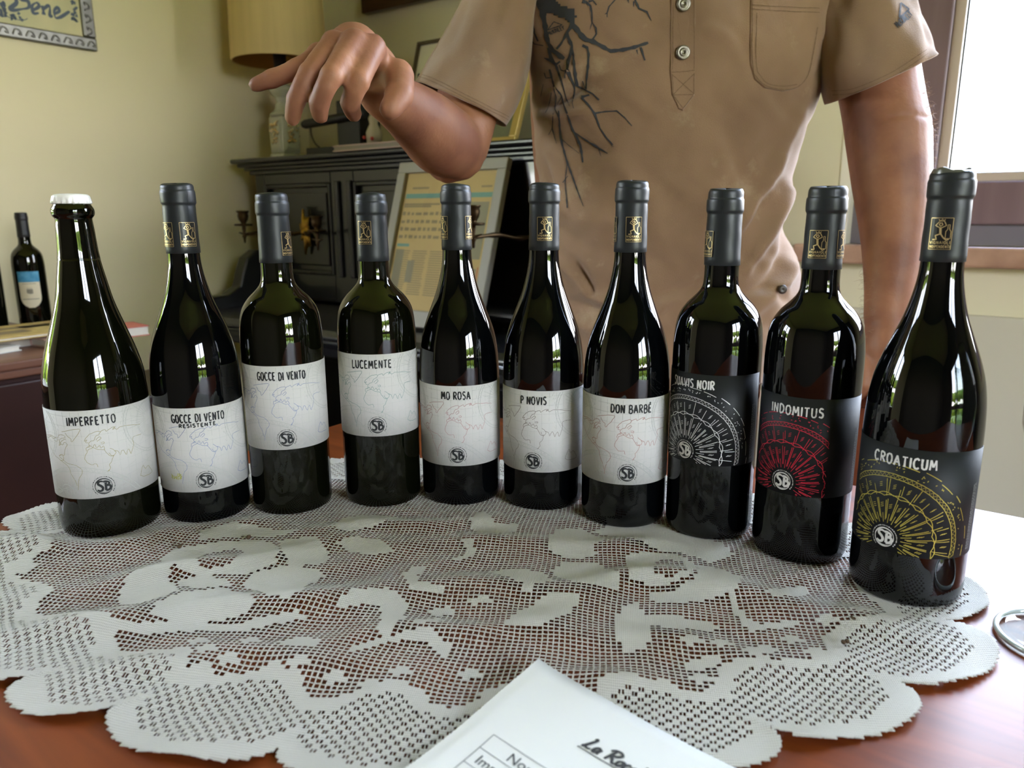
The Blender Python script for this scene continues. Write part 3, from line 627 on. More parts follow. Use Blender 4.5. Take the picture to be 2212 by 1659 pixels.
def label_map(b, bb, fm, L, H, seed):
    """faint chart drawing: b takes the grey lines, bb the tinted coast lines; millimetres"""
    rg = random.Random(seed)
    put = lambda l, w, t=b: t.ribbon(l, w, fm)
    clip = lambda l: [q for q in l if -L < q[0] < L and .4 < q[1] < H - .4]
    def seg(l, w, t=b):
        cur = []
        for q in densify(l, 1.6):
            if -L < q[0] < L and .5 < q[1] < H - .5: cur.append(q)
            else:
                if len(cur) > 1: put(cur, w, t)
                cur = []
        if len(cur) > 1: put(cur, w, t)
    for k in range(-14, 15):                                   # graticule, broken like pencil lines
        x = k * 6.8 + 1.5
        y = 0
        while y < H:
            y2 = y + rg.uniform(8, 22)
            seg([(x + rg.uniform(-.2, .2) + (y - H / 2) * .02 * k / 8, y), (x + rg.uniform(-.2, .2) + (y2 - H / 2) * .02 * k / 8, y2)], .16); y = y2 + rg.uniform(.8, 3)
    for k in range(9):
        y = 6 + k * 8.4; x = -L
        while x < L:
            x2 = x + rg.uniform(10, 26)
            seg([(x, y + rg.uniform(-.3, .3) + .0012 * x * x), (x2, y + rg.uniform(-.3, .3) + .0012 * x2 * x2)], .15); x = x2 + rg.uniform(1, 4)
    for l in WORLDMAP:
        q = [(p_[0] + rg.uniform(-.25, .25), p_[1] + rg.uniform(-.25, .25)) for l_ in [l] for p_ in smoothline(l_, 3)]; seg(q, .32, bb)
    # great compass circle lower left
    cx, cy = -20.7, -32
    for r_, w_ in ((61, .4), (57.5, .4), (43, .3), (41.6, .22)): seg(arc(cx, cy, r_, 20, 160, 70), w_)
    z = []
    for k in range(64):
        a = 28 + k * 2.0; z.append((cx + (61 if k % 2 else 57.5) * math.cos(R(a)), cy + (61 if k % 2 else 57.5) * math.sin(R(a))))
    seg(z, .3)
    for k in range(26):
        a = 32 + k * 4.6 + rg.uniform(-1, 1); r1 = rg.choice((32, 34, 36)); r2 = rg.uniform(50, 56)
        seg([(cx + r1 * math.cos(R(a)), cy + r1 * math.sin(R(a))), (cx + r2 * math.cos(R(a + .6)), cy + r2 * math.sin(R(a + .6)))], .22)
    for k in range(5):
        a = 55 + k * 17; seg(arc(cx + 40 * math.cos(R(a)), cy + 40 * math.sin(R(a)), 6.4, a - 80, a + 80, 12), .3)
    for k in range(60):
        a = rg.uniform(30, 150); r_ = rg.uniform(62, 70); x, y = cx + r_ * math.cos(R(a)), cy + r_ * math.sin(R(a)); dx, dy = rg.uniform(-1, 1), rg.uniform(-.5, .9)
        seg([(x, y), (x + dx * 1.4, y + dy * 1.4)], .22)
    # upper right and upper left wind roses
    for cx, cy, r1 in ((51, 61, 30), (-62, 58, 27)):
        for r_, w_ in ((r1, .4), (r1 - 2.4, .4), (r1 - 13, .28), (r1 - 14, .2)): seg(arc(cx, cy, r_, 0, 360, 90), w_)
        z = []
        for k in range(91):
            rr = r1 if k % 2 else r1 - 2.4; z.append((cx + rr * math.cos(R(k * 4)), cy + rr * math.sin(R(k * 4))))
        seg(z, .26)
        for k in range(44):
            a = k * 8.2 + rg.uniform(-1.5, 1.5); ra = rg.uniform(5, 8); rb = rg.uniform(r1 - 14, r1 - 4)
            seg([(cx + ra * math.cos(R(a)), cy + ra * math.sin(R(a))), (cx + rb * math.cos(R(a)), cy + rb * math.sin(R(a)))], .22)
        for k in range(46):
            a = rg.uniform(0, 360); r_ = rg.uniform(r1 + 1, r1 + 6); a2 = a + rg.uniform(1, 5); seg(arc(cx, cy, r_, a, a2, 3), .22)
    for k in range(10):
        x = rg.uniform(-5, 40); y = rg.uniform(4, 30); a = rg.uniform(-40, 35); l = rg.uniform(8, 20); seg([(x, y), (x + l * math.cos(R(a)), y + l * math.sin(R(a)))], .17)

def dark_fan(b, fm, clip_r, H, sl, seed):
    """foil wheel of the dark labels, centred on the emblem, 16.5 mm above the lower edge"""
    rg = random.Random(seed); C = (0, 10.5)
    def seg(l, w):
        cur = []
        for q in densify(l, 1.5):
            if -sl < q[0] < clip_r and .3 < q[1] < H - .5: cur.append(q)
            else:
                if len(cur) > 1: b.ribbon(cur, w, fm)
                cur = []
        if len(cur) > 1: b.ribbon(cur, w, fm)
    pol = lambda r_, a: (C[0] + r_ * math.cos(R(a)), C[1] + r_ * math.sin(R(a)))
    for r_ in (48, 44.8): seg([pol(r_ + rg.uniform(-.15, .15), -25 + k * 2.5) for k in range(90)], .4)
    seg([pol(47.6 if k % 2 else 45.2, -20 + k * 1.9) for k in range(112)], .32)
    for r0, ph in ((32, 0), (30.8, 9)):                          # lobed inner ring
        seg([pol(r0 + 1.6 * abs(math.sin(R((a + ph) * 180 / 21))), a) for a in range(-30, 205, 2)], .42)
    a = -40
    while a < 220:
        for k in range(2):
            da = a + k * 2.6; seg([pol(rg.uniform(12.5, 15), da), pol(rg.uniform(27, 31), da + rg.uniform(-.6, .6))], .38)
        if rg.random() < .8: seg([pol(rg.uniform(33, 35), a + rg.uniform(-.5, .5)), pol(rg.uniform(41, 44.5), a + rg.uniform(-.8, .8))], .34)
        seg([pol(31, a + 2.2), pol(rg.uniform(38, 44.5), a + 2.6)], .34)
        seg([pol(11, a + 8.5), pol(18, a + 8.7)], .34)
        for r_ in (22.5, 37.5):
            for k in range(3):
                x, y = pol(r_ + k * 1.3, a + 9.0); seg([(x - 1.1, y - .45), (x + .9, y + .6)], .28)
        a += 14.5
    for k in range(70):
        a = rg.uniform(-10, 190); r_ = rg.uniform(49.5, 54); x, y = pol(r_, a); a2 = rg.uniform(0, 180)
        seg([(x, y), (x + 1.1 * math.cos(R(a2)), y + 1.1 * math.sin(R(a2)))], .42)
    a = -15
    while a < 190:
        l = rg.uniform(5, 14); r_ = rg.choice((55.5, 57)); seg([pol(r_, a + l * k / 8) for k in range(9)], rg.uniform(.3, .6)); a += l + rg.uniform(1, 5)

# ------------------------------------------------------------------ bottle materials
def mat_glass(name, col, rough=.03):
    m = mat(name, col, rough=rough, spec=.5, ior=1.52, coat=.0); return m
m_gl_black = mat_glass('near_black_bottle_glass', '#030405'); m_gl_olive = mat_glass('dark_olive_bottle_glass', '#070803')
m_caps = mat('slate_capsule', '#202325', rough=.42, spec=.4, bump=.05, bscale=180)
m_white = mat('white_label_paper', '#d0cdca', rough=.75, spec=.2)
m_blackl = mat('black_label_paper', '#191a1c', rough=.55, spec=.3, bump=.03, bscale=500)
m_inkb = mat('black_label_ink', '#1a1c1e', rough=.6)
m_inkw = mat('white_label_ink', '#d8d6d2', rough=.6)
m_grey = mat('grey_map_line', '#b9bab6', rough=.8)
TINT = {k: mat('map_line_' + k, c, rough=.8) for k, c in dict(olive='#94894e', blue='#6d80ac', lilac='#7484b0', teal='#668e8a', rose='#b0777b', umber='#776862', red='#a86f68').items()}
m_gold = mat('gold_foil', '#dcc28e', rough=.35, metal=.7); m_silver = mat('silver_foil', '#eeeeee', rough=.4, metal=.25); m_redf = mat('red_foil', '#e8304c', rough=.4, metal=.3); m_goldf = mat('yellow_gold_foil', '#d8c65c', rough=.35, metal=.45)
m_crown = mat('white_crown_cap', '#eceae6', rough=.3, coat=.4)
m_seal2 = glass_pane_mat('clear_neck_sleeve', (.62, .64, .62))
PROF = {
 'b': [(0,.011),(.016,.0105),(.026,.005),(.031,.001),(.0335,.0003),(.036,.0018),(.0373,.006),(.0375,.011),(.0375,.15),(.0374,.165),(.0369,.1737),(.0356,.1852),(.033,.1937),(.0274,.2022),(.0212,.2083),(.0168,.2135),(.0147,.219),(.0141,.2343),(.0137,.272),(.0125,.279),(.0122,.290),(0,.2905)],
 'g': [(0,.018),(.012,.017),(.026,.006),(.032,.0012),(.0346,.0003),(.0373,.002),(.0387,.007),(.039,.013),(.039,.118),(.0386,.1348),(.0375,.1492),(.0351,.1634),(.0309,.1774),(.0256,.1914),(.0205,.2052),(.0168,.2189),(.0143,.2325),(.0136,.244),(.0132,.27),(.0122,.285),(.0122,.298),(0,.2985)],
 's': [(0,.02),(.014,.019),(.028,.006),(.0345,.0012),(.0372,.0003),(.04,.0022),(.0415,.008),(.0418,.015),(.0418,.108),(.0412,.128),(.0400,.1435),(.0354,.1634),(.0289,.1842),(.0228,.2048),(.0189,.2251),(.0171,.2351),(.0156,.2451),(.0149,.255),(.0144,.2648),(.0137,.2735),(.0140,.2752),(.0156,.2772),(.0162,.2805),(.0157,.2832),(.0146,.2852),(.0139,.2867),(.0136,.288),(.0136,.2925),(0,.293)]}
CAPS = {'b': [(.0145,.2343),(.0148,.2345),(.0144,.255),(.0142,.2745),(.0141,.2764),(.0149,.2782),(.01505,.280),(.0150,.2868),(.0147,.2880),(.0143,.2887),(.0142,.2925),(.0138,.2945),(.0128,.2957),(.0100,.2962),(0,.2964)],
        'g': [(.0140,.244),(.0143,.2442),(.0140,.262),(.0138,.2835),(.0137,.2858),(.0145,.2874),(.01465,.289),(.0146,.2965),(.0143,.2978),(.0139,.2985),(.0138,.3005),(.0135,.3020),(.0126,.3033),(.010,.3040),(0,.3042)]}
def lathe_dense(prof, sub=4):
    q = np.array(prof); out = [tuple(q[0])]
    for i in range(1, len(q)):
        p0, p1, p2, p3 = q[max(i - 2, 0)], q[i - 1], q[i], q[min(i + 1, len(q) - 1)]
        big = np.hypot(*(p2 - p1))
        n = sub if .003 < big < .03 else (2 if big <= .003 else 1)
        for k in range(1, n + 1):
            t = k / n
            # monotone-ish hermite on both coordinates
            m1 = (p2 - p0) / 2; m2 = (p3 - p1) / 2
            l0 = np.hypot(*(p2 - p0)) or 1; l3 = np.hypot(*(p3 - p1)) or 1
            m1 = (p2 - p0) / l0 * big; m2 = (p3 - p1) / l3 * big
            h = (2*t**3 - 3*t**2 + 1) * p1 + (t**3 - 2*t**2 + t) * m1 + (-2*t**3 + 3*t**2) * p2 + (t**3 - t**2) * m2
            out.append((max(0.0, h[0]), h[1]))
    return out
FIG = [[(.46,1.28),(.4,1.18),(.48,1.1),(.56,1.18),(.5,1.28)], [(.38,1.36),(.62,1.36)], [(.36,1.44),(.44,1.34),(.52,1.46),(.6,1.34),(.64,1.44)], [(.47,1.02),(.24,1.14),(.4,1.32)], [(.5,1.02),(.72,1.14),(.62,1.34)],
       [(.47,1.05),(.5,.72)], [(.49,.74),(.28,.66),(.34,.48),(.16,.46)], [(.51,.74),(.64,.56),(.78,.44),(.88,.5)]]
FIGW = [.055, .04, .04, .045, .045, .11, .06, .06]
BTL = [(.72,.52),(.72,.86),(.79,.96),(.79,1.18),(.87,1.18),(.87,.96),(.94,.86),(.94,.52),(.72,.52)]

def make_bottle(i, kind, x, y, l0, l1, title, sub, tint, dark, d_em, d_title, sz, capem, label, foil=None, clip_r=60, h_title=7.2, caps_bottom=None, seed=0):
    root = thing('wine_bottle', label, 'bottle', (x, y, .0013), 0, 'row of ten wine bottles on the lace cloth')
    phi = math.atan2(-y, -x); r = BR[kind]; gl = m_gl_olive if tint in ('teal', 'lilac', 'olive') else m_gl_black
    b = MB().lathe(lathe_dense(PROF[kind]), 72); b.build('glass_body', gl, root, smooth=True)
    if kind == 's':
        prof = []; b = MB(); n = 84; rows = []
        for rr, z, fl in ((.0143,.2868,1),(.0150,.2874,1),(.0149,.2895,.6),(.0147,.2915,.2),(.0143,.2932,0),(.0125,.2947,0),(.008,.2952,0),(.0005,.2953,0)):
            rows.append([(( rr + fl * .0007 * math.cos(21 * 2 * PI * k / n)) * math.cos(2 * PI * k / n), (rr + fl * .0007 * math.cos(21 * 2 * PI * k / n)) * math.sin(2 * PI * k / n), z) for k in range(n)])
        b.rings(rows, cap=True); b.build('crown_cap', m_crown, root, smooth=True)
        pr = [q for q in lathe_dense(PROF['s']) if .2385 < q[1] < .2868]
        b = MB().lathe([(pr[0][0] + .00055, pr[0][1])] + [(q[0] + .0003, q[1]) for q in pr], 48); b.f = [f for f in b.f if len(f) == 4]; b.build('clear_neck_sleeve', m_seal2, root, smooth=True)
    else:
        pr = list(CAPS[kind])
        if caps_bottom: pr[0] = (pr[0][0], caps_bottom); pr[1] = (pr[1][0] + .0001, caps_bottom + .0003)
        rg = random.Random(seed + 50); dn = lathe_dense(pr, 4); b = MB(); n = 56; rows = []
        for rr, z in dn:
            rows.append([((rr + .00012 * math.sin(3 * a_ + z * 300 + seed)) * math.cos(a_), (rr + .00012 * math.sin(3 * a_ + z * 300 + seed)) * math.sin(a_), z + (.0006 * math.sin(2 * a_ + seed) if z > .2955 else 0)) for a_ in [2 * PI * k / n for k in range(n)]])
        b.rings(rows, cap=False); co = b.build('capsule', m_caps, root, smooth=True)
        if seed % 3 != 1:   # seam down the capsule
            a_ = phi + R(-20 + 53 * ((seed * 7) % 5) / 4); zt = dn[-3][1]
            b = MB(); ln = [(a_ + .03 * math.sin(q[1] * 900), q[1], q[0]) for q in dn if q[1] > .27]
            b.rings([[((q[2] + .00025) * math.cos(q[0] + s_), (q[2] + .00025) * math.sin(q[0] + s_), q[1]) for s_ in (-.012, 0, .012)] for q in ln[:-1]], closed=False); b.build('seam', mat('capsule_seam', '#24262a', rough=.3), co)
        for d_, zc in capem:
            def fmc(u, v, e=.0005, d_=d_, zc=zc):
                z = zc + (v - .75) * .0138; rr = np.interp(z, [q[1] for q in pr[:5]], [q[0] for q in pr[:5]]) + e + .00025
                a_ = phi + R(d_) + (u - .5) * .0138 / rr; return (rr * math.cos(a_), rr * math.sin(a_), z)
            em = MB(); g0 = lambda u, v: fmc(u, v, .00025)
            em.rings([[g0(k / 6, v) for k in range(7)] for v in (0, .5, 1.0, 1.5)], closed=False); eo = em.build('capsule_emblem', mat('black_emblem_ground', '#0d0d0f', rough=.35), co)
            em = MB()
            for q in ([(0,0),(1,0)], [(0,1.5),(1,1.5)], [(0,0),(0,1.5)], [(1,0),(1,1.5)], [(0, .0), (1, .0)]): em.ribbon(densify(q, .12), .024, fmc)
            for q, w_ in zip(FIG, FIGW): em.ribbon(densify(q, .08), w_, fmc)
            em.ribbon(densify(BTL, .08), .03, fmc)
            for txt, yy, hh, ww in (('VIGNAIOLI', .26, .13, .9), ('INDIPENDENTI', .07, .12, .92)):
                ls, wd = word(txt, hh, .3); k = ww / wd; pen(em, [[(p_[0] * k, p_[1]) for p_ in l] for l in ls], .024, fmc, .5 - ww / 2, yy)
            em.build('gold_print', m_gold, eo, smooth=False)
        if i == 9:          # torn foil on the opened last bottle
            b = MB(); n = 48; rows = []
            for rr, dz in ((.0133, -.0012), (.0129, .0012), (.0122, .003), (.0112, .0034), (.0098, .0022), (.0085, .001)):
                rows.append([(rr * (1 + .03 * math.sin(5 * t_ + rr * 700)) * math.cos(t_), rr * (1 + .03 * math.sin(5 * t_ + rr * 700)) * math.sin(t_), .3034 + dz * (.5 + .35 * math.sin(2 * t_ + 1) + .15 * math.cos(7 * t_ + rr * 500))) for t_ in [2 * PI * k / n for k in range(n)]])
            b.rings(rows); b.build('torn_foil', mat('crumpled_foil_top', '#6a6a64', rough=.3, metal=.5), co, smooth=True)
    # label
    H = (l1 - l0) * 1000; rl = r + .0003; a0 = phi + R(d_em); Ll = 1.85
    def fm(s, t, e=.00022): a_ = a0 + s / 1000 / (rl + e); return ((rl + e) * math.cos(a_), (rl + e) * math.sin(a_), l0 + t / 1000)
    b = MB(); n = 60; smax = Ll * rl * 1000
    b.rings([[fm(-smax + 2 * smax * k / n, t, 0) for k in range(n + 1)] for t in (0, H / 2, H)], closed=False)
    lab = b.build('label', m_blackl if dark else m_white, root, smooth=True, solid=.00015)
    lab['label'] = 'black paper label' if dark else 'white paper label'
    e_ = MB(); e2_ = MB()
    if dark:
        dark_fan(e_, lambda s, t: fm(s, t), clip_r, H, 31, seed); e_.build('foil_drawing', foil, lab)
        # small print on the far right, unreadable lines
        b = MB(); rg = random.Random(seed)
        for c in range(3):
            t = 4
            while t < H - 26:
                l = rg.uniform(.8, 2.4); b.ribbon([(61 + c * 1.7, t), (61 + c * 1.7, t + l)], .7 if c else 1.0, lambda s, t: fm(s, t)); t += l + rg.uniform(.3, .7)
        b.build('small_print', mat('faint_small_print', '#7d7d7c', rough=.7), lab)
    else:
        label_map(e_, e2_, lambda s, t: fm(s, t), smax - 1, H, seed); e_.build('chart_lines', m_grey, lab); e2_.build('coast_lines', TINT[tint], lab)
    ink = m_inkw if dark else m_inkb
    fl = lambda s, t: fm(s, t, .00034)
    b = MB(); ls, wd = word(title, h_title, .26, .03, seed + 2)
    k = sz / wd; ls = [[(p_[0] * k, p_[1]) for p_ in l] for l in ls]
    s0 = (R(d_title - d_em)) * rl * 1000
    ty = 65.3 if dark else 65.8
    if title == 'SUAVIS NOIR': ty = 66
    pen(b, ls, 1.25, fl, s0 - sz / 2, ty, seed, .5)
    if sub:
        ls, wd = word(sub, 3.1, .3); k = 31 / wd; pen(b, [[(p_[0] * k, p_[1]) for p_ in l] for l in ls], .95, fl, s0 - 16.5, ty - 4.6, seed)
    b.build('title_lettering', ink, lab)
    # round emblem with the initials
    b = MB(); ey = 10.5 if dark else 10.6
    S_ = smoothline([(-.6,4.0),(-2.2,4.6),(-4.2,3.9),(-4.3,2.0),(-2.4,.4),(-1.1,-1.6),(-1.8,-3.6),(-3.6,-4.0),(-5.4,-3.0)], 5); b.ribbon([(q[0] + .3, q[1]) for q in S_], [1.2 + .9 * math.sin(PI * j / (len(S_) - 1)) for j in range(len(S_))], lambda s, t: fl(s, t + ey))
    for q, w_ in (([(1.5,-4),(1.7,3.2)], 1.9), ([(-.2,3.8),(1.6,4.2),(4.0,3.2),(4.2,1.6),(1.9,.4)], 1.6), ([(1.9,.4),(4.6,.2),(5.2,-1.8),(3.8,-3.6),(1.4,-3.9)], 1.9)):
        q = smoothline(q, 5); b.ribbon([(p_[0], p_[1]) for p_ in q], w_, lambda s, t: fl(s, t + ey))
    for a0_, a1_, r_, w_ in ((20, 200, 6.7, 1.0), (190, 330, 6.9, .9), (320, 385, 6.5, .6), (215, 300, 6.1, .5)):
        q = arc(0, 0, r_, a0_, a1_, 24); b.ribbon(q, [w_ * (.35 + .65 * math.sin(PI * j / 24)) for j in range(25)], lambda s, t: fl(s, t + ey))
    a_ = -40
    rg = random.Random(5)
    while a_ < 230:
        l = rg.uniform(2, 7); b.ribbon(arc(0, 0, 8.6, a_, a_ + l, 3), rg.uniform(.45, .8), lambda s, t: fl(s, t + ey)); a_ += l + rg.uniform(2, 5)
    b.build('round_emblem', ink, lab)
    if sub:   # small vine drawing lower left, and volume print on the right
        b = MB(); ox, oy = -32, 9.5
        for q in ([(0,3.5),(.6,6),(.2,7.5)], [(1.4,2.6),(1.5,6.4)], [(2.8,6),(3.2,2.8),(4.4,5.4),(5.4,2.8),(5.8,6)], [(7,2.4),(7.2,8.4)], [(7.4,5.6),(9.6,6.4)]): b.ribbon([(p_[0] + ox, p_[1] + oy) for p_ in smoothline(q, 3)], .7, fl)
        for gx, gy in ((8.6,8),(10,7.4),(9,6.6),(10.6,5.8),(9.6,5),(9,3.6),(10,4)):
            b.poly([(ox + gx + .7 * math.cos(j * PI / 4), oy + gy + .7 * math.sin(j * PI / 4)) for j in range(8)], fl)
        b.build('vine_mark', mat('olive_green_ink', '#a8a64e', rough=.7), lab)
    return root
D = 'bottle'
make_bottle(0, *BOT[0], 'IMPERFETTO', None, 'olive', False, -5, -10, 38, [], 'leftmost bottle of the row, titled IMPERFETTO, with a white crown cap', seed=1)
make_bottle(1, *BOT[1], 'GOCCE DI VENTO', 'RESISTENTE', 'blue', False, 0, -3, 46, [(22, .2605), (-56, .2605)], 'second bottle from the left, white label reading GOCCE DI VENTO RESISTENTE', seed=2)
make_bottle(2, *BOT[2], 'GOCCE DI VENTO', None, 'lilac', False, -3, -5, 44, [(50, .2515)], 'straight-sided third bottle, white label reading only GOCCE DI VENTO', seed=3)
make_bottle(3, *BOT[3], 'LUCEMENTE', None, 'teal', False, -5, -10, 37.5, [(-30, .2605)], 'straight-sided fourth bottle, white label titled LUCEMENTE', seed=4)
make_bottle(4, *BOT[4], 'MO ROSA', None, 'rose', False, -5, -6, 27.5, [(-61, .2645), (62, .2645)], 'slope-shouldered bottle with white label titled MO ROSA', seed=5)
make_bottle(5, *BOT[5], 'P NOVIS', None, 'umber', False, -14, -14, 24.5, [(2, .2635)], 'slope-shouldered bottle with white label titled P NOVIS', seed=6)
make_bottle(6, *BOT[6], 'DON BARBÉ', None, 'red', False, 4.5, 7.5, 36, [(10, .2635), (-84, .2635)], 'slope-shouldered bottle with white label titled DON BARBÉ', seed=7)
make_bottle(7, *BOT[7], 'SUAVIS NOIR', None, 'dark', True, -36, -31, 40, [(-60, .2520)], 'black-labelled bottle titled SUAVIS NOIR with a silver foil wheel', m_silver, seed=8)
make_bottle(8, *BOT[8], 'INDOMITUS', None, 'dark', True, -24, -15, 41, [(-16, .2535), (67, .2535)], 'black-labelled bottle titled INDOMITUS with a red foil wheel', m_redf, clip_r=33, seed=9)
make_bottle(9, *BOT[9], 'CROATICUM', None, 'dark', True, -23, -13, 42, [(-12, .2630)], 'rightmost bottle, titled CROATICUM, with a gold foil wheel', m_goldf, seed=10)
# ------------------------------------------------------------------ wine glass at the right border (mostly outside the frame)
m_clear = glass_pane_mat('clear_glass', (.90, .93, .92))
gc = onz(2168, 1385, .002) + Vector((.0375, .002, 0))
wg = thing('wine_glass', 'clear stemmed wine glass on the bare table at the right edge', 'glass', (gc.x, gc.y, .0002))
b = MB().lathe([(0,0),(.034,0),(.0365,.0008),(.037,.0018),(.0362,.0028),(.030,.0036),(.018,.0062),(.009,.0105),(.0055,.017),(.0042,.03)], 48); b.build('foot', m_clear, wg, smooth=True)
b = MB(); b.tube([(.0352 * math.cos(2 * PI * k / 48), .0352 * math.sin(2 * PI * k / 48), .0026) for k in range(49)], .0019, 8, False); b.build('foot_rim', mat('painted_rim_reflection', '#b9c2bc', rough=.08, spec=.7, coat=.5), wg, smooth=True)  # opaque pale ring paints the window's reflection along the foot edge
b = MB().lathe([(.0042,.03),(.0038,.06),(.004,.085),(.0055,.098),(.004,.0999),(0,.1)], 24); b.build('stem', m_clear, wg, smooth=True)
b = MB().lathe([(0,.1001),(.006,.1005),(.018,.106),(.031,.122),(.0375,.145),(.0385,.165),(.036,.19),(.0325,.212),(.0318,.2125),(.0352,.19),(.0376,.165),(.0366,.145),(.030,.123),(.017,.1075),(0,.1035)], 48); b.build('bowl', m_clear, wg, smooth=True)

# crumbs on the lace
m_crumb = mat('brown_crumb', '#4a3826', rough=.9)
for k, (px, py) in enumerate([(537, 1160), (388, 1180), (1418, 1229), (1840, 1336), (1822, 1387), (1830, 1385)]):
    P = onz(px, py, .006); b = MB().ball((0, 0, 0), .0022 if k < 4 else .0016, 4, (1, 1.3, .8)); o = b.build('crumb', m_crumb, None); o.location = P
    tag(o, ['dark crumb on the lace below the second bottle', 'dark crumb on the lace below the leftmost pair of bottles', 'dark crumb in the heart of the right lace rose', 'dark crumb on the lace below the black-labelled bottles', 'larger of two crumbs near the right lace border', 'smaller of two crumbs near the right lace border'][k], 'crumb', 'crumbs on the lace')

# ------------------------------------------------------------------ upright piano against the back wall (local axes: x = u, y = w, z from floor)
m_pi = mat('black_piano_lacquer', '#131416', rough=.34, spec=.45, coat=.35, coat_rough=.12, bump=.01, bscale=8)
m_pim = mat('black_piano_satin', '#131416', rough=.22, spec=.45, coat=.4, coat_rough=.05)
m_brass = mat('aged_brass', '#c29a48', rough=.4, metal=1.0, var=.4, vscale=60)
m_brassd = mat('dark_bronze', '#4a3a26', rough=.45, metal=.9)
P0, P1, PW, PB = -2.245, -.86, 1.62, 1.955
pn = thing('upright_piano', 'black upright piano with brass candle arms against the back wall', 'piano', (0, 0, ZF), -AR)
def Z(z): return z - ZF
b = MB(); b.box(P0, P0 + .05, PW, PB, 0, Z(.405)); b.box(P1 - .05, P1, PW, PB, 0, Z(.405)); b.box(P0 + .05, P1 - .05, PB - .02, PB, 0, Z(.405)); b.build('case', m_pi, pn, bevel=.004)
# lid with stacked mouldings
b = MB(); b.box(P0 - .07, P1 + .07, PW - .045, PB + .01, Z(.441), Z(.455)); b.box(P0 - .055, P1 + .055, PW - .03, PB, Z(.428), Z(.441)); b.build('lid', m_pi, pn, bevel=.005)
b = MB(); b.box(P0 - .035, P1 + .035, PW - .018, PB, Z(.418), Z(.428)); b.box(P0 - .018, P1 + .018, PW - .008, PB, Z(.405), Z(.418)); b.build('cornice', m_pi, pn, bevel=.003)
# upper front: frame with recessed raised panels and pilasters
b = MB(); b.box(P0 + .05, P1 - .05, PW + .012, PW + .03, Z(.0), Z(.405)); b.build('front_board', m_pim, pn)
panels = [(-2.195, -1.868), (-1.765, -1.355), (-1.03, -.925)]
xs = [P0 + .05] + [v for q in panels for v in q] + [P1 - .05]
b = MB()
for k in range(0, len(xs), 2): b.box(xs[k], xs[k + 1], PW, PW + .012, Z(.0), Z(.405))
for q in panels: b.box(q[0], q[1], PW, PW + .012, Z(.37), Z(.405)); b.box(q[0], q[1], PW, PW + .012, Z(.0), Z(.085))
b.build('front_frame', m_pim, pn, bevel=.003)
for q in panels:
    b = MB(); b.box(q[0] + .028, q[1] - .028, PW + .004, PW + .012, Z(.113), Z(.342)); o = b.build('raised_panel', m_pim, pn, bevel=.004)
    b = MB()
    for a in ((q[0], q[0] + .012, .085, .37), (q[1] - .012, q[1], .085, .37), (q[0] + .012, q[1] - .012, .358, .37), (q[0] + .012, q[1] - .012, .085, .097)): b.box(a[0], a[1], PW - .005, PW + .012, Z(a[2]), Z(a[3]))
    b.build('panel_moulding', m_pi, o, bevel=.004)
for x in (-1.845, -1.79):
    b = MB(); b.box(x, x + .02, PW - .01, PW, Z(.08), Z(.375)); b.build('pilaster', m_pi, pn, bevel=.006)
# cheeks, keyboard lid, key bed, lower front
for x0 in (P0, P1 - .05):
    b = MB(); pr = [(PW, .0), (PW, .155), (PW - .05, .16), (PW - .09, .135), (PW - .11, .09), (PW - .125, .045), (PW - .17, .02), (PW - .29, .012), (PW - .31, -.01), (PW - .31, -.10), (PW, -.10)]
    n = len(pr); b.add([(x0, y_, Z(z_)) for y_, z_ in pr] + [(x0 + .05, y_, Z(z_)) for y_, z_ in pr], [tuple(range(n)), tuple(range(2 * n - 1, n - 1, -1))] + [(k, n + k, n + (k + 1) % n, (k + 1) % n) for k in range(n)]); b.build('cheek', m_pi, pn, bevel=.006)
b = MB(); pr = [(PW, -.008), (PW - .10, -.02), (PW - .24, -.026), (PW - .285, -.03), (PW - .30, -.045), (PW - .30, -.055), (PW, -.055)]; n = len(pr); xa, xb = P0 + .052, P1 - .052
b.add([(xa, y_, Z(z_)) for y_, z_ in pr] + [(xb, y_, Z(z_)) for y_, z_ in pr], [tuple(range(n)), tuple(range(2 * n - 1, n - 1, -1))] + [(k, n + k, n + (k + 1) % n, (k + 1) % n) for k in range(n)]); b.build('keyboard_lid', m_pi, pn, bevel=.003)
b = MB(); b.box(P0 + .052, P1 - .052, PW - .30, PW, Z(-.10), Z(-.0555)); b.build('key_bed', m_pi, pn, bevel=.004)
b = MB(); b.box(P0 + .052, P1 - .052, PW - .305, PW - .30, Z(-.075), Z(-.062)); b.build('key_slip', m_pim, pn)
b = MB(); b.box(P0 + .05, P1 - .05, PW + .01, PW + .03, .1, Z(-.10)); b.box(P0 + .12, P1 - .12, PW + .002, PW + .01, .2, Z(-.2)); b.build('lower_panel', m_pi, pn, bevel=.003)
b = MB(); b.box(P0 + .05, P1 - .05, PW - .02, PW + .03, .005, .1); b.build('plinth', m_pi, pn, bevel=.003)
for x in (P0 + .005, P1 - .045):
    b = MB().lathe([(.03, 0), (.022, .02), (.02, .1), (.028, .25), (.034, .45), (.03, .58), (.022, .62), (.026, Z(-.10))], 20, (x + .02, PW - .26, 0)); b.build('leg', m_pi, pn, smooth=True)
for x in (-1.62, -1.49):
    b = MB(); b.tube([(x, PW + .01, .07), (x, PW - .06, .06), (x, PW - .11, .05)], [.012, .014, .02], 10, flat=.4); b.build('pedal', m_brass, pn, smooth=True)
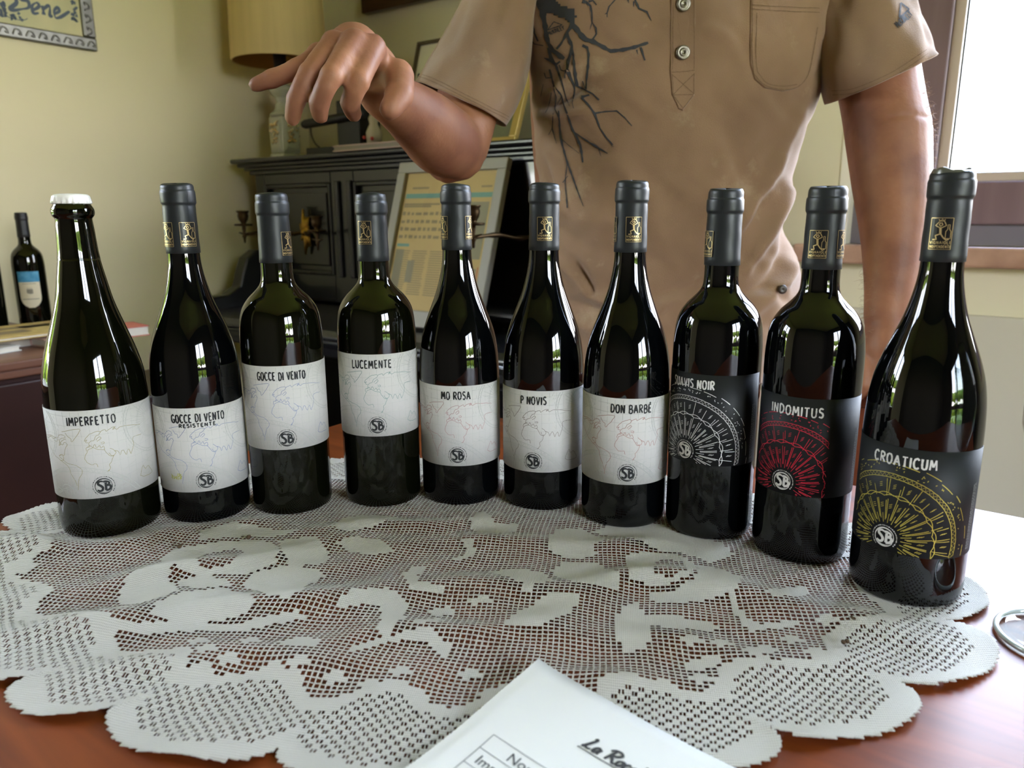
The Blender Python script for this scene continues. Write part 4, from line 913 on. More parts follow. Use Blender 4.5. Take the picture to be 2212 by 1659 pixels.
# swivelling candle arms
def sconce(x, z, spots):
    b = MB()
    for k in range(14):
        a = 2 * PI * k / 14; l = .03 if k % 2 else .045; l *= 1.25 if abs(math.sin(a)) > .8 else 1
        b.tube([(x, PW - .004, Z(z)), (x + .25 * l * math.cos(a + .3), PW - .01, Z(z + .5 * l * math.sin(a + .3))), (x + .62 * l * math.cos(a), PW - .008, Z(z + 1.3 * l * math.sin(a)))], [.010, .009, .003], 6)
    b.ball((x, PW - .012, Z(z)), .014, 8); root = b.build('sconce_plate', m_brass, pn, smooth=True)
    for (hx, hw, hz) in spots:
        b = MB(); ln = smoothline([(x, PW - .015, Z(z)), (x * .7 + hx * .3, PW * .7 + hw * .3 - .012, Z(z - .006)), (x * .35 + hx * .65, PW * .35 + hw * .65, Z(z + .004)), (hx, hw, Z(hz - .035))], 5)
        b.tube(ln, [.0045 + .0022 * (1 if k in (4, 5, 10, 11) else 0) for k in range(len(ln))], 8)
        b.tube([(hx - .025, hw, Z(hz - .028)), (hx, hw, Z(hz - .033)), (hx + .025, hw, Z(hz - .028))], [.002, .004, .002], 6); b.build('candle_arm', m_brassd, root, smooth=True)
        b = MB().lathe([(0, -.062), (.003, -.058), (.004, -.045), (.007, -.04), (.004, -.034), (.006, -.014), (.006, -.008), (.026, -.007), (.029, -.003), (.026, -.001), (.008, 0), (.009, .004), (.014, .012), (.0165, .024), (.0145, .032), (.019, .036), (.019, .039), (.012, .039), (.011, .02), (0, .019)], 20, (hx, hw, Z(hz))); b.build('candle_cup', m_brassd, root, smooth=True)
q = uwz(onw(526, 483, 1.47)); sconce(-1.989, .22, [(q[0], q[1], q[2]), (q[0] + .035, q[1] + .06, q[2] + .014), (-1.80, 1.50, .232)])
q = uwz(onw(1022, 480, 1.40)); sconce(-1.085, .222, [(q[0], q[1], q[2]), (-.93, 1.46, .23)])

# framed newspaper page leaning on the keyboard lid
m_fr = mat('grey_white_frame', '#9a978a', rough=.5); m_news = mat('yellowed_newsprint', '#c2aa74', rough=.85, var=.1, vscale=5)
fr_w, fr_h = .375, .452; tilt_f = math.atan2(.137, .43)
fn = thing('framed_newspaper', 'pale framed newspaper page leaning on the piano keyboard lid', 'picture', room(-1.342, 1.452, -.0185), -AR)
FT = Matrix.Rotation(-tilt_f, 4, 'X')
def fbox(b, x0, x1, y0, y1, z0, z1): b.box(x0, x1, y0, y1, z0, z1, FT)
for nm, q in (('frame_rail', (-fr_w / 2, fr_w / 2, fr_h - .03, fr_h)), ('frame_rail', (-fr_w / 2, fr_w / 2, 0, .045)), ('frame_stile', (-fr_w / 2, -fr_w / 2 + .03, .045, fr_h - .03)), ('frame_stile', (fr_w / 2 - .03, fr_w / 2, .045, fr_h - .03))):
    b = MB(); fbox(b, q[0], q[1], -.011, .009, q[2], q[3]); b.build(nm, m_fr, fn, bevel=.003)
b = MB(); fbox(b, -fr_w / 2 + .025, fr_w / 2 - .025, .0, .006, .04, fr_h - .025); nw = b.build('newspaper_page', m_news, fn)
def nf(x, z): return FT @ Vector((x, -.0005, z))
m_teal = mat('teal_headline_bar', '#6d9a90', rough=.8); m_np = mat('faded_newsprint_ink', '#8d8264', rough=.9); m_npg = mat('grey_photo_ink', '#8d8a74', rough=.9)
b = MB(); b.poly([(-.15, .352), (.15, .352), (.15, .365), (-.15, .365)], nf); b.poly([(-.15, .218), (-.105, .218), (-.105, .226), (-.15, .226)], nf); b.build('teal_bars', m_teal, nw)
b = MB(); b.poly([(.03, .19), (.145, .19), (.145, .34), (.03, .34)], nf); b.poly([(-.15, .10), (-.12, .10), (-.12, .21), (-.15, .21)], nf); b.poly([(-.10, .12), (-.075, .12), (-.075, .18), (-.10, .18)], nf); b.poly([(.075, .10), (.14, .10), (.14, .165), (.075, .165)], nf); b.build('printed_photos', m_npg, nw)
b = MB(); rg = random.Random(8)
for z_ in (.305, .283, .262, .241):
    x = -.15
    while x < .02:
        l = rg.uniform(.008, .022); hgt = rg.uniform(.007, .010); b.poly([(x, z_), (x + l, z_), (x + l, z_ + hgt), (x, z_ + hgt)], nf); x += l + .006
for z_, x0, x1 in ((.378, -.13, -.07), (.378, .11, .145), (.333, -.15, -.02), (.327, -.15, -.05)): b.poly([(x0, z_), (x1, z_), (x1, z_ + .005), (x0, z_ + .005)], nf)
for c in range(5):
    x = -.15 + c * .062
    for k in range(26 if c > 2 else 20):
        z_ = .205 - k * .0062
        if z_ < .05: break
        if c > 2 and z_ > .1: continue
        b.poly([(x + rg.uniform(0, .004), z_), (x + rg.uniform(.045, .056), z_), (x + .05, z_ + .0026), (x, z_ + .0026)], nf)
b.build('printed_columns', m_np, nw)
b = MB(); b.ribbon([(.07, .095), (.145, .095), (.145, .17)], .003, nf); b.build('red_border', mat('red_news_border', '#b5614e', rough=.9), nw)
b = MB(); b.poly([(-fr_w / 2 + .03, .045), (fr_w / 2 - .03, .045), (fr_w / 2 - .03, fr_h - .03), (-fr_w / 2 + .03, fr_h - .03)], lambda x, z: FT @ Vector((x, -.005, z))); b.build('glazing', m_pane, fn)

# ------------------------------------------------------------------ things standing on the piano
PT = .455
lc = at(609, 200, 2.63); lu, lw, _ = uwz(lc)
m_shade = mat('yellow_parchment_shade', '#dcc48a', rough=.8, var=.12, vscale=3, stretch=(9, 9, .5)); m_shadei = mat('brown_shade_lining', '#a87c44', rough=.9)
lamp = thing('table_lamp', 'yellow drum-shade table lamp with glass base on the piano', 'lamp', room(lu, lw, PT), -AR)
zb = at(599, 115, lc.y - .15).z - PT; rs_ = .150
b = MB().lathe([(rs_, zb), (rs_ + .002, zb + .004), (rs_ * .965, zb + .28), (rs_ * .963, zb + .28), (rs_ - .003, zb + .004), (rs_ - .003, zb)], 64); b.f = [f for f in b.f if len(f) == 4]
n_ = 64; b.f += [(k, (k + 1) % n_, 5 * n_ + (k + 1) % n_, 5 * n_ + k) for k in range(n_)]; b.build('lamp_shade', m_shade, lamp, smooth='auto')
b = MB().lathe([(rs_ - .0045, zb + .002), (rs_ * .955, zb + .278)], 64); b.f = [f for f in b.f if len(f) == 4]; b.build('shade_lining', m_shadei, lamp, smooth=True)
b = MB().lathe([(.008, zb - .034), (.016, zb - .032), (.020, zb - .01), (.021, zb + .03), (.017, zb + .032), (.014, zb + .07), (0, zb + .071)], 24); b.build('bulb_socket', m_seal, lamp, smooth=True)
for a in (0, 2.1, 4.2):
    b = MB(); b.tube([(.012 * math.cos(a), .012 * math.sin(a), zb + .031), (.142 * math.cos(a), .142 * math.sin(a), zb + .04)], .0015, 6); b.build('shade_spoke', m_seal, lamp)
m_lg = mat('smoky_lamp_glass', '#b9bba8', rough=.08, spec=.6, coat=.5); m_leaf = mat('gold_leaf_relief', '#d8b04a', rough=.25, metal=.8, col2='#f2ead0', vscale=26)
b = MB(); b.box(-.038, .038, -.038, .038, .0, .018); b.box(-.035, .035, -.035, .035, .018, .135); b.build('glass_body', m_lg, lamp, bevel=.006)
b = MB().lathe([(.042, .135), (.044, .140), (.040, .146), (.032, .152), (.026, .158), (.024, .172), (.018, .18), (.022, .188), (.022, .194), (.03, .20), (.036, .206), (.041, .216), (.036, .228), (.025, .235), (.012, .24), (.011, zb - .03), (0, zb - .0299)], 28); b.build('glass_neck', m_lg, lamp, smooth='auto')
for k in range(4):
    FRm = Matrix.Rotation(k * PI / 2, 4, 'Z'); b = MB(); b.box(-.028, .028, -.0385, -.035, .028, .125, FRm); b.box(-.024, .024, -.0405, -.0385, .033, .12, FRm); pn_ = b.build('side_panel', m_lg, lamp, bevel=.002)
    b = MB(); rg = random.Random(k + 3)
    for j in range(24):
        cx_, cz_ = rg.uniform(-.016, .016), rg.uniform(.045, .11); b.tube([FRm @ Vector((cx_, -.0405, cz_)), FRm @ Vector((cx_ + rg.uniform(-.01, .01), -.043, cz_ + .006)), FRm @ Vector((cx_ + rg.uniform(-.014, .014), -.0405, cz_ + rg.uniform(.008, .014)))], [.001, .0045, .001], 6)
    b.build('gold_relief', m_leaf, pn_, smooth=True)

# black antique apparatus with a side crank
q0 = uwz(onw(690, 330, 1.70)); q1 = uwz(onw(840, 312, 1.70))
m_iron = mat('black_cast_iron', '#1d1d1c', rough=.5, metal=.2); m_ironb = mat('dark_brown_metal', '#3a2a1e', rough=.5)
ap = thing('antique_apparatus', 'small black antique apparatus with crank arm standing on the piano', 'ornament', room(q0[0], 1.705, PT), -AR)
k = 1.70 * 0 + 1
b = MB(); b.box(.0, .30, -.06, .06, 0, .026); b.build('base', m_iron, ap, bevel=.003)
b = MB(); b.box(.135, .235, -.045, .045, .026, .16); b.build('housing', m_iron, ap, bevel=.004)
b = MB(); b.tube([(-.005, -.05, .10), (.26, -.05, .112)], [.014, .014], 12); b.ball((-.012, -.05, .1), .011, 8); b.build('crank_arm', m_iron, ap, smooth=True)
b = MB(); b.tube(smoothline([(.018, -.05, .094), (.02, -.05, .065), (.035, -.05, .04), (.055, -.05, .026)], 5), .003, 6); b.build('curved_wire', m_ironb, ap, smooth=True)
b = MB().lathe([(.022, .026), (.024, .06), (.012, .085), (.016, .1), (.004, .13), (0, .132)], 16, (.27, -.02, 0)); b.build('pale_figure', mat('pale_figure_ceramic', '#b9ac92', rough=.5), ap, smooth=True)
for x_, z_ in ((.255, .045), (.288, .04)):
    b = MB().ball((x_, -.046, z_), .006, 6); b.build('red_bead', mat('red_bead', '#a8322a', rough=.4), ap, smooth=True)
q = uwz(onw(740, 330, 1.61))
bk = thing('pink_folder', 'flat pinkish folder lying in front of the antique apparatus on the piano', 'folder', room(q[0] + .13, 1.612, PT), -AR)
b = MB(); b.box(-.13, .16, -.04, .028, .0005, .004); b.box(-.13, .16, -.04, .028, .0145, .018); b.build('cover', mat('pinkish_card', '#b39a8c', rough=.7), bk)
b = MB(); b.box(-.127, .157, -.037, .027, .0042, .0143); b.build('pages', mat('grey_page_edge', '#8a8272', rough=.8), bk)

def small_frame(name, label, cu_, cw_, w_, h_, lean, mfr, mpic, fw, rot=0, paint=None):
    r_ = thing(name, label, 'picture', room(cu_, cw_, PT + .001), -AR + rot); T = Matrix.Rotation(-lean, 4, 'X')
    b = MB()
    for q in ((-w_ / 2, w_ / 2, h_ - fw, h_), (-w_ / 2, w_ / 2, 0, fw), (-w_ / 2, -w_ / 2 + fw, fw, h_ - fw), (w_ / 2 - fw, w_ / 2, fw, h_ - fw)): b.box(q[0], q[1], -.012, .006, q[2], q[3], T)
    b.build('frame', mfr, r_, bevel=.002)
    b = MB(); b.box(-w_ / 2 + fw, w_ / 2 - fw, -.001, .004, fw, h_ - fw, T); p_ = b.build('picture_print', mpic, r_)
    if paint: paint(p_, lambda x, z: T @ Vector((x, -.0016, z)))
    return r_
q0 = uwz(onw(884, 94, 1.86))
def tree_print(p_, f):
    f0 = f; f = lambda x, z: f0(max(-.135, x - .058), z)
    b = MB(); rg = random.Random(12)
    def br(x, z, a, l, w, d):
        x2, z2 = x + l * math.cos(a), z + l * math.sin(a); 
        b.ribbon([(x, z), ((x + x2) / 2 + rg.uniform(-.003, .003), (z + z2) / 2), (x2, z2)], [w, w * .8, w * .6], f)
        if d: 
            for k in range(3): br(x2, z2, a + rg.uniform(-.9, .9), l * rg.uniform(.55, .8), w * .6, d - 1)
    br(-.02, .06, 1.5, .05, .014, 4); br(-.075, .13, 1.3, .03, .008, 3)
    for k in range(60):
        a = rg.uniform(0, 6.28); r_ = rg.uniform(0, .05); x, z = -.045 + r_ * math.cos(a), .2 + .6 * r_ * math.sin(a); b.poly([(x + .006 * math.cos(j * 1.26 + a), z + .006 * math.sin(j * 1.26 + a)) for j in range(5)], f)
    for k in range(70):
        x, z = -.128 + abs(rg.gauss(0, .03)), rg.uniform(.03, .26) ; a = rg.uniform(0, 6.28); s_ = rg.uniform(.003, .009)
        b.poly([(x + s_ * math.cos(j * 1.26 + a), z + s_ * (1 if j % 2 else .5) * math.sin(j * 1.26 + a)) for j in range(5)], f0)
    for x, q in ((-.098, 1), (-.086, 7), (-.07, 0), (-.058, 1)): b.ribbon([(x, .262), (x + .002, .276)], .004, f0)
    b.build('tree_drawing', m_inkb, p_)
small_frame('tree_print', 'framed black and white tree print standing behind the waving arm', q0[0] + .145, 1.80, .29, (q0[2] - PT) / .95 + .004, .30, mat('brown_thin_frame', '#4a3a26', rough=.5), mat('pale_print_paper', '#d8d2bc', rough=.8), .008, 0, tree_print)
qa = uwz(onw(1137, 200, 1.80)); 
small_frame('gold_frame_picture', 'gilt framed greenish picture on the piano beside the shirt', qa[0] - .12, 1.735, .26, .31, .38, mat('gilt_frame', '#b59a55', rough=.4, metal=.4), mat('greenish_picture', '#6a6a48', rough=.6, col2='#55563a', vscale=8), .022)

# ------------------------------------------------------------------ wall decorations
qa = uwz(onw(795, 34, WB)); pic = thing('wall_picture', 'dark wood framed picture hanging high on the back wall', 'picture', room(qa[0], WB - .002, qa[2]), -AR)
m_dw = wood_mat('dark_frame_wood', '#2c1a10', '#3e2616', stretch=(3, 30, 30))
PWd, PHt = .62, .46
for nm, q in (('frame_rail', (0, PWd, 0, .05)), ('frame_rail', (0, PWd, PHt - .05, PHt)), ('frame_stile', (0, .05, .05, PHt - .05)), ('frame_stile', (PWd - .05, PWd, .05, PHt - .05))):
    b = MB(); b.box(q[0], q[1], -.03, 0, q[2], q[3]); b.build(nm, m_dw, pic, bevel=.004)
b = MB(); b.box(.05, PWd - .05, -.012, -.004, .05, PHt - .05); b.build('picture_print', mat('pale_print_paper', '#d8d2bc'), pic)
# silver framed plaque on the left wall: local x runs along w (to the right in view), z up
qb = uwz(onu(207, 113, UL)); pw, ph = .56, .34
pl = thing('wall_plaque', 'silver embossed framed plaque lettered Bene on the left wall', 'plaque', room(UL + .001, qb[1] - pw, qb[2]), -AR + PI / 2)
m_sil = mat('embossed_pewter', '#77756e', rough=.38, metal=.75, var=.3, vscale=30); m_plq = mat('cream_plaque_ground', '#d9cfa4', rough=.7, col2='#c8c39c', vscale=9)
m_blue = mat('slate_blue_lettering', '#5a6478', rough=.7)
fwid = .036
for nm, q in (('frame_rail', (0, pw, 0, fwid)), ('frame_rail', (0, pw, ph - fwid, ph)), ('frame_stile', (0, fwid, fwid, ph - fwid)), ('frame_stile', (pw - fwid, pw, fwid, ph - fwid))):
    b = MB(); b.box(q[0], q[1], -.014, 0, q[2], q[3]); o = b.build(nm, m_sil, pl, bevel=.004)
    b = MB(); L_ = max(q[1] - q[0], q[3] - q[2]); hor = q[1] - q[0] > q[3] - q[2]; n = int(L_ / .032)
    for k in range(n):
        c = (k + .5) * L_ / n; pts = [(c - .012, -.008), (c - .004, .006), (c + .006, .004), (c + .010, -.007), (c + .002, -.004)]
        b.tube([((q[0] + p_[0], -.0145, (q[2] + q[3]) / 2 + p_[1]) if hor else ((q[0] + q[1]) / 2 + p_[1], -.0145, q[2] + p_[0])) for p_ in smoothline(pts, 3)], .0022, 6)
    b.build('relief_scrolls', m_sil, o, smooth=True)
b = MB(); b.box(fwid - .004, pw - fwid + .004, -.007, -.002, fwid - .004, ph - fwid + .004); gd = b.build('plaque_ground', m_plq, pl)
pf = lambda x, z: Vector((x, -.0078, z))
def upx(px, py):
    q = uwz(onu(px, py, UL + .009)); return (q[1] - (qb[1] - pw), q[2] - qb[2])
b = MB()
for st, w_ in (([(28, -12), (36, 5), (22, 18), (30, 22), (45, 20), (62, 16), (60, 2), (45, -2), (58, -6), (62, -18)], .006), ([(72, 22), (84, 14), (80, 6), (70, 12), (72, 28), (84, 28)], .005), ([(92, 12), (95, 32)], .006), ([(94, 20), (104, 12), (108, 18), (108, 34), (114, 34)], .005), ([(118, 30), (128, 24), (124, 16), (117, 24), (120, 38), (128, 38), (136, 34), (148, 26), (150, 24)], .005)):
    q = [upx(*p_) for p_ in smoothline(st, 5)]; b.ribbon([(p_[0], p_[1]) for p_ in q], [1.5 * w_ * (.5 + .7 * abs(math.sin(1.9 * j / len(q) * PI + .4))) for j in range(len(q))], pf)
b.build('lettering', m_blue, gd)
b = MB(); rg = random.Random(21)
for k in range(46):
    px, py = rg.choice([(rg.uniform(0, 48), rg.uniform(28, 44)), (rg.uniform(0, 12), rg.uniform(2, 34)), (rg.uniform(155, 166), rg.uniform(0, 50))]); x, z = upx(px, py); a = rg.uniform(0, 6.3)
    b.poly([(x + .0055 * math.cos(j * .9 + a) * (1 if j % 2 else .45), z + .0045 * math.sin(j * .9 + a)) for j in range(7)], pf)
b.ribbon([upx(*p_) for p_ in smoothline([(0, 24), (12, 34), (30, 40), (48, 44), (60, 40)], 5)], .002, pf); b.build('floral_spray', m_blue, gd)

# ------------------------------------------------------------------ sideboard on the left with bottles and books
m_sb = wood_mat('dark_mahogany', '#2a1413', '#3a1e1a', rough=.4, coat=.2, stretch=(20, 3, 3)); m_sbt = wood_mat('worn_brown_top', '#6a4434', '#7d5442', rough=.45, coat=.15, stretch=(20, 3, 20))
SZ = -.012; sq = uwz(onz(46, 779, SZ)); SU = sq[0]; SE = uwz(onz(284, 744, SZ))[1]
sb = thing('sideboard', 'dark reddish brown sideboard along the left wall', 'cabinet', (0, 0, ZF), -AR); S0 = SE - 1.35
b = MB(); b.box(UL + .005, SU - .02, S0 + .015, SE - .015, .08, Z(SZ - .036)); b.build('carcass', m_sb, sb, bevel=.003)
b = MB(); b.box(UL + .003, SU, S0, SE, Z(SZ - .018), Z(SZ)); b.box(UL + .004, SU - .008, S0 + .006, SE - .006, Z(SZ - .036), Z(SZ - .018)); b.build('top', m_sbt, sb, bevel=.004)
b = MB(); b.box(UL + .01, SU - .04, S0 + .03, SE - .03, 0, .08); b.build('plinth', m_sb, sb)
for a, c in ((S0 + .02, S0 + .66), (S0 + .665, SE - .02)):
    b = MB(); b.box(SU - .02, SU - .004, a, c, .1, Z(SZ - .045)); d_ = b.build('door', m_sb, sb, bevel=.004)
    b = MB().ball((SU + .006, c - .04 if a < S0 + .1 else a + .04, .45), .011, 8); b.build('knob', m_brass, d_, smooth=True)

def old_bottle(px, py, label, dz=0, lab=True):
    q = uwz(onz(px, py, SZ)); r_ = thing('wine_bottle', label, 'bottle', room(q[0], q[1], SZ), -AR, 'old bottles on the sideboard')
    b = MB().lathe(lathe_dense(PROF['b']), 48); b.build('glass_body', m_gl_olive, r_, smooth=True)
    pr = list(CAPS['b']); b = MB().lathe(lathe_dense(pr, 3), 40); b.f = [f for f in b.f if len(f) == 4]; b.build('capsule', mat('black_capsule', '#17171a', rough=.45), r_, smooth=True)
    if lab:
        cam_a = math.atan2(-(room(q[0], q[1]).y), -(room(q[0], q[1]).x)) + AR + R(-6)
        def fm(s, t, e=.0004): a_ = cam_a + s / 37.9; rr = .0375 + e; return (rr * math.cos(a_), rr * math.sin(a_), t / 1000)
        b = MB(); n = 24; rows = []
        for j in range(13):
            t = 55 + j * 5.5; hw = 25 if t > 84 else 25 * math.sqrt(max(.02, 1 - ((84 - t) / 30) ** 2)); rows.append([fm(-hw + 2 * hw * k / n, t) for k in range(n + 1)])
        b.rings(rows, closed=False); lo = b.build('label', mat('cream_bottle_label', '#d8cdb0', rough=.7), r_, smooth=True)
        b = MB(); b.rings([[fm(-25.2 + 50.4 * k / n, t, .0007) for k in range(n + 1)] for t in (121, 134, 148)], closed=False); bl = b.build('blue_band', mat('blue_label_band', '#2f7fa6', rough=.6, col2='#5a9fc0', vscale=60), lo, smooth=True)
        b = MB(); f2 = lambda s, t: fm(s, t, .0009)
        [b.poly([(x_, 90 + abs(x_) * .35), (x_ + 1.6, 90 + abs(x_) * .35), (x_ + 1.6, 103), (x_, 103)], f2) for x_ in (-7, -5, -3, -1, 1, 3, 5)]; [b.poly([(x_, 104), (x_ + 1.2, 104), (x_ + .6, 108)], f2) for x_ in (-6, -3.5, -1, 1.5, 4)]
        rg = random.Random(3)
        for t, h_, hw in ((116, 1.6, 15), (76, 2.6, 19)):
            s = -hw
            while s < hw: l = rg.uniform(1, 2.6); b.poly([(s, t), (s + l, t), (s + l, t + h_), (s, t + h_)], f2); s += l + .9
        b.build('crest_and_print', mat('label_grey_print', '#7a7468', rough=.8), lo)
    return r_
old_bottle(80, 706, 'olive wine bottle with blue and cream label on the sideboard')
old_bottle(-16, 716, 'dark bottle cut by the left edge on the sideboard', lab=False)
def book(name, label, cat, px, py, ru, rw, h, mc, rot, layers=True, z=SZ, grp=None):
    q = uwz(onz(px, py, z)); r_ = thing(name, label, cat, room(q[0], q[1], z + .0005), -AR + rot, grp)
    b = MB(); b.box(-ru, ru, -rw, rw, 0, .002); b.box(-ru, ru, -rw, rw, h - .002, h); b.box(-ru, -ru + .002, -rw, rw, .002, h - .002); b.build('cover', mc, r_)
    b = MB(); b.box(-ru + .0022, ru - .003, -rw + .003, rw - .003, .0021, h - .0021); b.build('pages', mat('paper_block', '#d8d2c4', rough=.8), r_)
    return r_
m_yel = mat('yellowed_magazine', '#c8b06a', rough=.6, col2='#a8894a', vscale=40)
bk1 = book('book', 'white thick book under the yellow magazine on the sideboard', 'book', 18, 741, .085, .07, .022, mat('white_book_cover', '#d5d3cd', rough=.6), .1, grp='books on the sideboard')
mg = book('magazine', 'yellow printed magazine lying on top of a white book', 'magazine', 30, 722, .10, .14, .008, m_yel, .05, z=SZ + .0228)
b = MB(); mf = lambda x, y: Vector((x, y, .0083))
for q in ((-.06, -.02, -.03, .1), (.0, .05, -.09, .02), (-.05, -.01, .03, .1)): b.poly([(q[0], q[2]), (q[1], q[2]), (q[1], q[3]), (q[0], q[3])], mf)
b.build('cover_pictures', mat('brown_cover_picture', '#7d6a48', rough=.6), mg)
book('booklet', 'small white booklet at the left end of the sideboard top', 'booklet', -12, 762, .03, .04, .012, mat('white_book_cover', '#d5d3cd'), .2, grp='books on the sideboard')
book('book', 'pale pink book beside the leftmost big bottle', 'book', 136, 744, .05, .045, .018, mat('pale_pink_cover', '#c9a79a', rough=.6), .1, grp='books on the sideboard')
book('book', 'red covered book overhanging the right end of the sideboard', 'book', 252, 726, .05, .06, .024, mat('red_book_cover', '#c4685a', rough=.55), -.1, grp='books on the sideboard')

# low wooden side table between sideboard and piano
st = thing('side_table', 'low brown wooden side table behind the gap of the first two bottles', 'table', room(-2.06, 1.12, ZF), -AR)
m_st = wood_mat('honey_brown_wood', '#5a3f26', '#6e5030', rough=.5, coat=.1, stretch=(3, 20, 20))
b = MB(); b.box(-.17, .17, -.14, .14, .53, .565); b.build('table_top', m_sb, st, bevel=.004)
b = MB(); b.box(-.15, .15, -.12, .12, .12, .53); b.build('body', m_st, st, bevel=.003)
for x in (-.13, .13):
    for y in (-.1, .1):
        b = MB(); b.box(x - .015, x + .015, y - .015, y + .015, 0, .12); b.build('leg', m_st, st)

# chair whose back rail the man grips
hr_ = at(1886, 836, 1.06); hu, hw, hz = uwz(hr_)
m_ch = wood_mat('brown_chair_wood', '#5a2d1c', '#6e3a24', rough=.35, coat=.35, stretch=(20, 20, 3))
ch = thing('dining_chair', 'brown wooden dining chair whose back rail the man grips', 'chair', room(hu - .02, hw - .2, ZF), -AR)
zr = Z(hz)
for x in (-.112, .112):
    b = MB(); b.tube([(x, .19, 0), (x, .205, .44), (x, .20, zr - .01)], [.018, .02, .017], 10); b.build('rear_leg', m_ch, ch, smooth=True)
    b = MB(); b.tube([(x, -.19, 0), (x, -.19, .43)], [.015, .02], 10); b.build('front_leg', m_ch, ch, smooth=True)
b = MB(); b.box(-.135, .135, -.215, .225, .43, .46); b.build('seat', m_ch, ch, bevel=.008)
b = MB(); b.tube([(-.13, .2, zr - .022), (0, .208, zr - .02), (.13, .2, zr - .022)], .022, 14, flat=.62); b.build('top_rail', m_ch, ch, smooth=True)
for x in (-.055, 0, .055):
    b = MB(); b.box(x - .014, x + .014, .2, .212, .46, zr - .03); b.build('back_slat', m_ch, ch, bevel=.003)
b = MB(); b.tube([(-.112, -.19, .2), (.112, -.19, .2)], .01, 8); b.build('stretcher', m_ch, ch, smooth=True)
# ------------------------------------------------------------------ the man behind the table
m_skin = mat('tanned_skin', '#9c6c50', rough=.52, spec=.3, col2='#7e523f', vscale=16, bump=.2, bscale=160, sss=.1)
def shirt_mat():
    m = mat('tan_cotton', '#9b7d63', rough=.9, spec=.1, col2='#836852', vscale=5, bump=.35, bscale=700, sheen=.3)
    n = m.node_tree; bs = n.nodes['Principled BSDF']; src = bs.inputs['Base Color'].links[0].from_socket
    t = n.nodes.new('ShaderNodeTexCoord'); ns = n.nodes.new('ShaderNodeTexNoise'); ns.inputs['Scale'].default_value = 11; ns.inputs['Detail'].default_value = 7; ns.inputs['Roughness'].default_value = .65
    r = n.nodes.new('ShaderNodeValToRGB'); r.color_ramp.elements[0].position = .60; r.color_ramp.elements[1].position = .80
    mx = n.nodes.new('ShaderNodeMix'); mx.data_type = 'RGBA'; mx.inputs[7].default_value = srgb('#ab967a')
    n.links.new(t.outputs['Object'], ns.inputs['Vector']); n.links.new(ns.outputs[0], r.inputs[0]); n.links.new(r.outputs[0], mx.inputs[0]); n.links.new(src, mx.inputs[6]); n.links.new(mx.outputs[2], bs.inputs['Base Color'])
    return m
m_shirt = shirt_mat()
m_stitch = mat('brown_stitching', '#6e5640', rough=.9); m_print = mat('charcoal_shirt_print', '#34353a', rough=.85)
m_snap = mat('brushed_snap_metal', '#7a7468', rough=.38, metal=1.0); m_trs = mat('brown_trousers', '#8a6444', rough=.9, var=.2, vscale=9)
m_hair = mat('dark_greying_hair', '#3a322c', rough=.7)
man = thing('person', 'person in a tan snap-collar shirt reaching an arm over the bottles', 'person', (.23, 1.25, ZF))
ML = Matrix.Translation((-.23, -1.25, -ZF))                       # world -> man's own axes
def L(p): return ML @ Vector(p)

# --- body: one continuous skin, limbs as overlapping swept shapes fused by a voxel remesh
b = MB()
def limb(pts, rad, n=26, flat=1.0, sub=4):
    q = smoothline([tuple(p) + (r_,) for p, r_ in zip(pts, rad)], sub)
    b.tube([L(v[:3]) for v in q], [v[3] for v in q], n, True, flat)
    for v in (q[0], q[-1]): b.ball(L(v[:3]), v[3] * .98, 7)
tor = [(.225, 1.27, -.12, .165, .115), (.225, 1.265, .02, .17, .125), (.222, 1.26, .14, .172, .13), (.222, 1.262, .28, .18, .125), (.222, 1.27, .42, .19, .115), (.222, 1.28, .56, .195, .105), (.222, 1.29, .66, .16, .085), (.222, 1.29, .71, .07, .065)]
rg_ = [[L((c[0] + c[3] * math.cos(a), c[1] + c[4] * math.sin(a), c[2])) for a in [2 * PI * k / 28 for k in range(28)]] for c in tor]
b.rings(rg_, cap=True)
limb([(.222, 1.29, .66), (.222, 1.275, .74), (.222, 1.265, .80)], [.062, .056, .056])
b.ball(L((.222, 1.25, .875)), .095, 12, (.82, 1.0, 1.22)); b.ball(L((.222, 1.165, .845)), .028, 8, (.6, .8, 1.0)); b.ball(L((.222, 1.20, .80)), .05, 8, (.95, .8, .7))
for s in (-1, 1): b.ball(L((.222 + s * .08, 1.255, .865)), .03, 7, (.35, .7, 1.1)); b.ball(L((.222 + s * .032, 1.167, .88)), .014, 6)
b.ball(L((.222, 1.168, .812)), .022, 7, (1.2, .5, .35))
for s in (-1, 1):   # legs down to the floor
    limb([(.225 + s * .09, 1.27, -.05), (.225 + s * .095, 1.265, -.35), (.225 + s * .10, 1.275, -.66), (.225 + s * .10, 1.27, -.70)], [.085, .062, .042, .04])
    limb([(.225 + s * .10, 1.28, -.70), (.225 + s * .105, 1.20, -.715), (.225 + s * .11, 1.12, -.722)], [.04, .038, .026])
# his right arm (left in the picture): shoulder, elbow, wrist
SR = at(1092, -75, 1.26); ER = at(985, 318, 1.08); WR = at(824, 196, .915)
mid = lambda a, c, t: Vector(a) * (1 - t) + Vector(c) * t
limb([SR, mid(SR, ER, .5), mid(SR, ER, .88), ER + Vector((0, .0, -.004))], [.05, .046, .045, .043])
limb([ER, mid(ER, WR, .22) + Vector((0, 0, -.004)), mid(ER, WR, .5), mid(ER, WR, .8), WR], [.042, .047, .041, .032, .029])
limb([at(960, 352, 1.085), at(968, 366, 1.08)], [.026, .020])
